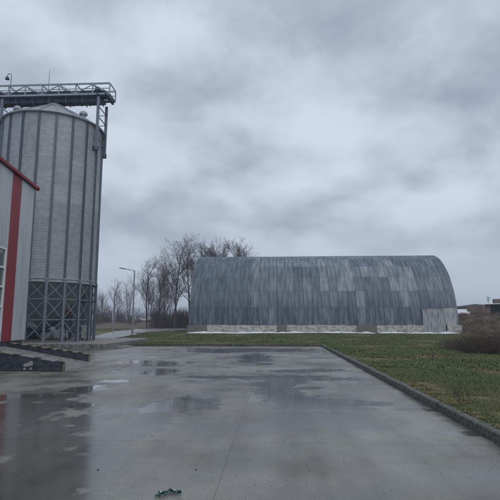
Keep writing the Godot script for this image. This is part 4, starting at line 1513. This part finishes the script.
func ruin() -> void:
	var zc := -80.0
	var a := at_z(482.0, 319, zc); var b := at_z(490.5, 319, zc)
	var base := 1.9
	var r := thing("ruined_brick_shed", "ruined brick shed with a dark open front on the weedy bank", "building", Vector3(a.x, base, zc))
	var w := b.x - a.x
	var top := at_z(486, 304.5, zc).y - base
	var k := 0
	for s in [0.0, 0.5]:                                   # two worn piers of the end wall
		var m := MB.new()
		m.box(Vector3(w * (s + 0.24), top * 0.5 - 0.3, 0), Vector3(w * 0.48, top + 0.55 - s * 0.4, 0.6), Basis(Vector3.BACK, 0.02 - s * 0.05), 0.04)
		obj("brick_pier", m, M.brick, r)
		k += 1
	var side := MB.new()
	side.box(Vector3(w * 0.25, top * 0.5 - 0.3, -3.3), Vector3(0.4, top + 0.5, 6.0), Basis(), 0.03)
	obj("side_wall", side, M.brick, r)
	var far := MB.new()
	far.box(Vector3(6.4, top * 0.5 - 0.3, -6.2), Vector3(12.0, top + 0.5, 0.4), Basis(), 0.03)
	obj("rear_wall", far, M.brick, r)
	var p2 := MB.new()
	p2.box(Vector3(w + 5.2, top * 0.5 - 0.3, 0), Vector3(1.2, top + 0.5, 0.6), Basis(), 0.04)
	obj("brick_pier", p2, M.brick, r)
	var sl := MB.new()
	sl.box(Vector3(6.6, top + 0.10, -3.0), Vector3(12.0, 0.2, 7.2), Basis(Vector3.BACK, 0.03), 0.03)
	obj("roof_slab", sl, M.tar, r)
	var up := MB.new()
	var ux := at_z(497, 298, zc).x - a.x
	up.box(Vector3(ux + 1.9, top + 0.62, -1.0), Vector3(4.2, 0.7, 0.5), Basis(Vector3.BACK, 0.03), 0.04)
	obj("parapet", up, M.brick, r)
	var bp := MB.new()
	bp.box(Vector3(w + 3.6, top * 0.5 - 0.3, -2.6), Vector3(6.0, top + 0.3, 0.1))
	obj("opening_shade_panel", bp, M.navy, r)  # dark panel added behind the open front, its colour standing for the shade inside
	# sapling on the roof
	rng.seed = 55
	var ms := tree_meshes(555, 1.7, 0.03, 3)
	var sp := at_z(490.5, 300, zc)
	tree("roof_sapling", ms, Vector3(sp.x, base + top + 0.1, zc - 0.8), 0.62, 0.4, "small bare sapling growing on the ruined shed's roof", "", M.twig_dark)
	# long low shed between the hangar and the ruin
	var zl := -88.0
	var l0 := at_z(452, 307.5, zl); var l1 := at_z(469, 307.3, zl); var l2 := at_z(484, 305.0, zl)
	var s := thing("low_shed", "long low dark shed between the hangar and the ruined brick shed", "building", Vector3(l0.x, 1.7, zl))
	var bd := MB.new()
	bd.box(Vector3((l2.x - l0.x) * 0.5, 0.4, -2.0), Vector3(l2.x - l0.x, 2.0, 4.0), Basis(), 0.03)
	obj("wall", bd, M.brown_soil, s)
	var ro := MB.new()
	var pt := [Vector3(-0.2, l0.y - 1.7, 0.4), Vector3(l1.x - l0.x, l1.y - 1.7, 0.4), Vector3(l2.x - l0.x + 0.3, l2.y - 1.7, 0.4)]
	for i in 2:
		var p: Vector3 = pt[i]; var q: Vector3 = pt[i + 1]
		ro.flat(p, q, q + Vector3(0, 0.35, -5), p + Vector3(0, 0.35, -5), Vector3.UP)
		ro.flat(p, q, q - Vector3(0, 0.28, 0), p - Vector3(0, 0.28, 0), Vector3.BACK)
	obj("roof", ro, M.tar, s)
	# white mound in front of it
	var mc := at_z(460.5, 311.3, -84.0)
	var mo := MB.new()
	mo.lathe(Vector3.ZERO, [[1.75, -0.5], [1.7, 0.0], [1.5, 0.3], [1.1, 0.55], [0.55, 0.72], [0.0, 0.78]], 24)
	var m := obj("snow_mound", mo, M.snow)
	m.position = mc - Vector3(0, 0.35, 0)
	m.scale = Vector3(0.95, 0.7, 0.8)
	tag(m, "rounded white snow mound before the low dark shed", "snow")

func litter() -> void:
	rng.seed = 71
	var p := gnd(169, 495)
	var t := thing("plastic_scrap", "crumpled teal and clear plastic scrap lying on the wet concrete", "litter", Vector3(p.x, 0.004, p.z))
	t.rotation.y = 0.2
	for k in 2:
		var mb := MB.new()
		var prev := []
		for i in 13:
			var s := i / 12.0
			var x := -0.10 + 0.21 * s
			var zz := 0.03 * sin(s * 9.0) + (0.0 if k == 0 else -0.022)
			var row := []
			for j in 4:
				var q := j / 3.0
				row.append(Vector3(x + 0.012 * sin(j * 3.0 + i), 0.004 + 0.035 * absf(sin(i * 1.3 + j * 1.1 + k)) * (0.4 + q), zz + (q - 0.5) * (0.035 if k == 0 else 0.06) * (1.2 - 0.6 * s)))
			if prev.size():
				for j in 3:
					mb.flat(prev[j], prev[j + 1], row[j + 1], row[j], Vector3.UP)
			prev = row
		obj("crumpled_strip" if k == 0 else "clear_film", mb, M.teal if k == 0 else M.clear, t)
	var ring := MB.new()
	for i in 10:
		var a := TAU * i / 10; var b := TAU * (i + 1) / 10
		ring.tube(Vector3(-0.10 + 0.025 * cos(a), 0.012 + 0.01 * sin(a), 0.03 + 0.025 * sin(a)), Vector3(-0.10 + 0.025 * cos(b), 0.012 + 0.01 * sin(b), 0.03 + 0.025 * sin(b)), 0.006, 0.006, 6)
	obj("bottle_neck", ring, M.teal, t)
	var gm := MB.new()
	gm.lathe(Vector3.ZERO, [[0.7, 0.0], [1.0, 0.4], [0.6, 0.9], [0.0, 1.0]], 5)
	var gp := []
	for i in 2600:
		var z := -4.0 - 16.0 * pow(rng.randf(), 1.6)
		var x := rng.randf_range(-10.0, KX - 0.02)
		if rng.randf() < 0.35:
			x = KX - 0.02 - 0.5 * pow(rng.randf(), 3.0)      # washed up against the kerb
		var q := rng.randf_range(0.0015, 0.005)
		gp.append(Transform3D(Basis(Vector3.UP, rng.randf_range(0, TAU)).scaled(Vector3(q * 1.4, q, q)), Vector3(x, 0.0, z)))
	multi("grit", gm.mesh(), M.kerb, gp, [], "fine dark grit scattered over the wet concrete yard", "grit")
	# stray pebbles and crumbs of soil
	for s in [[152, 436], [196, 470], [344, 462], [262, 476], [98, 470], [312, 446], [133, 488], [405, 470], [240, 450], [60, 455]]:
		var c := gnd(s[0], s[1])
		var mb := MB.new()
		var r := rng.randf_range(0.004, 0.010)
		var lp := []
		for j in 4:
			lp.append([r * [0.75, 1.05, 0.8, 0.0][j] * rng.randf_range(0.85, 1.15), r * [0.0, 0.45, 1.0, 1.25][j]])
		mb.lathe(Vector3.ZERO, lp, 7)
		var o := obj("pebble", mb, M.kerb_b)
		o.position = Vector3(c.x, 0.0, c.z)
		o.rotation.y = rng.randf_range(0, TAU)
		o.scale = Vector3(1.3, 0.9, 0.9)
		tag(o, "tiny dark pebble lying loose on the concrete", "pebble", "loose pebbles on the yard")

func _ready() -> void:
	rng.seed = 12
	nz.seed = 4; nz.frequency = 0.05; nz.fractal_octaves = 3
	camera_and_light()
	materials()
	ground()
	yard()
	puddles()
	kerbs()
	road()
	hangar()
	snow_patches()
	silo()
	under_silo()
	hall()
	ramp()
	trees()
	grass()
	shrubs()
	street_lamp()
	car()
	ruin()
	litter()
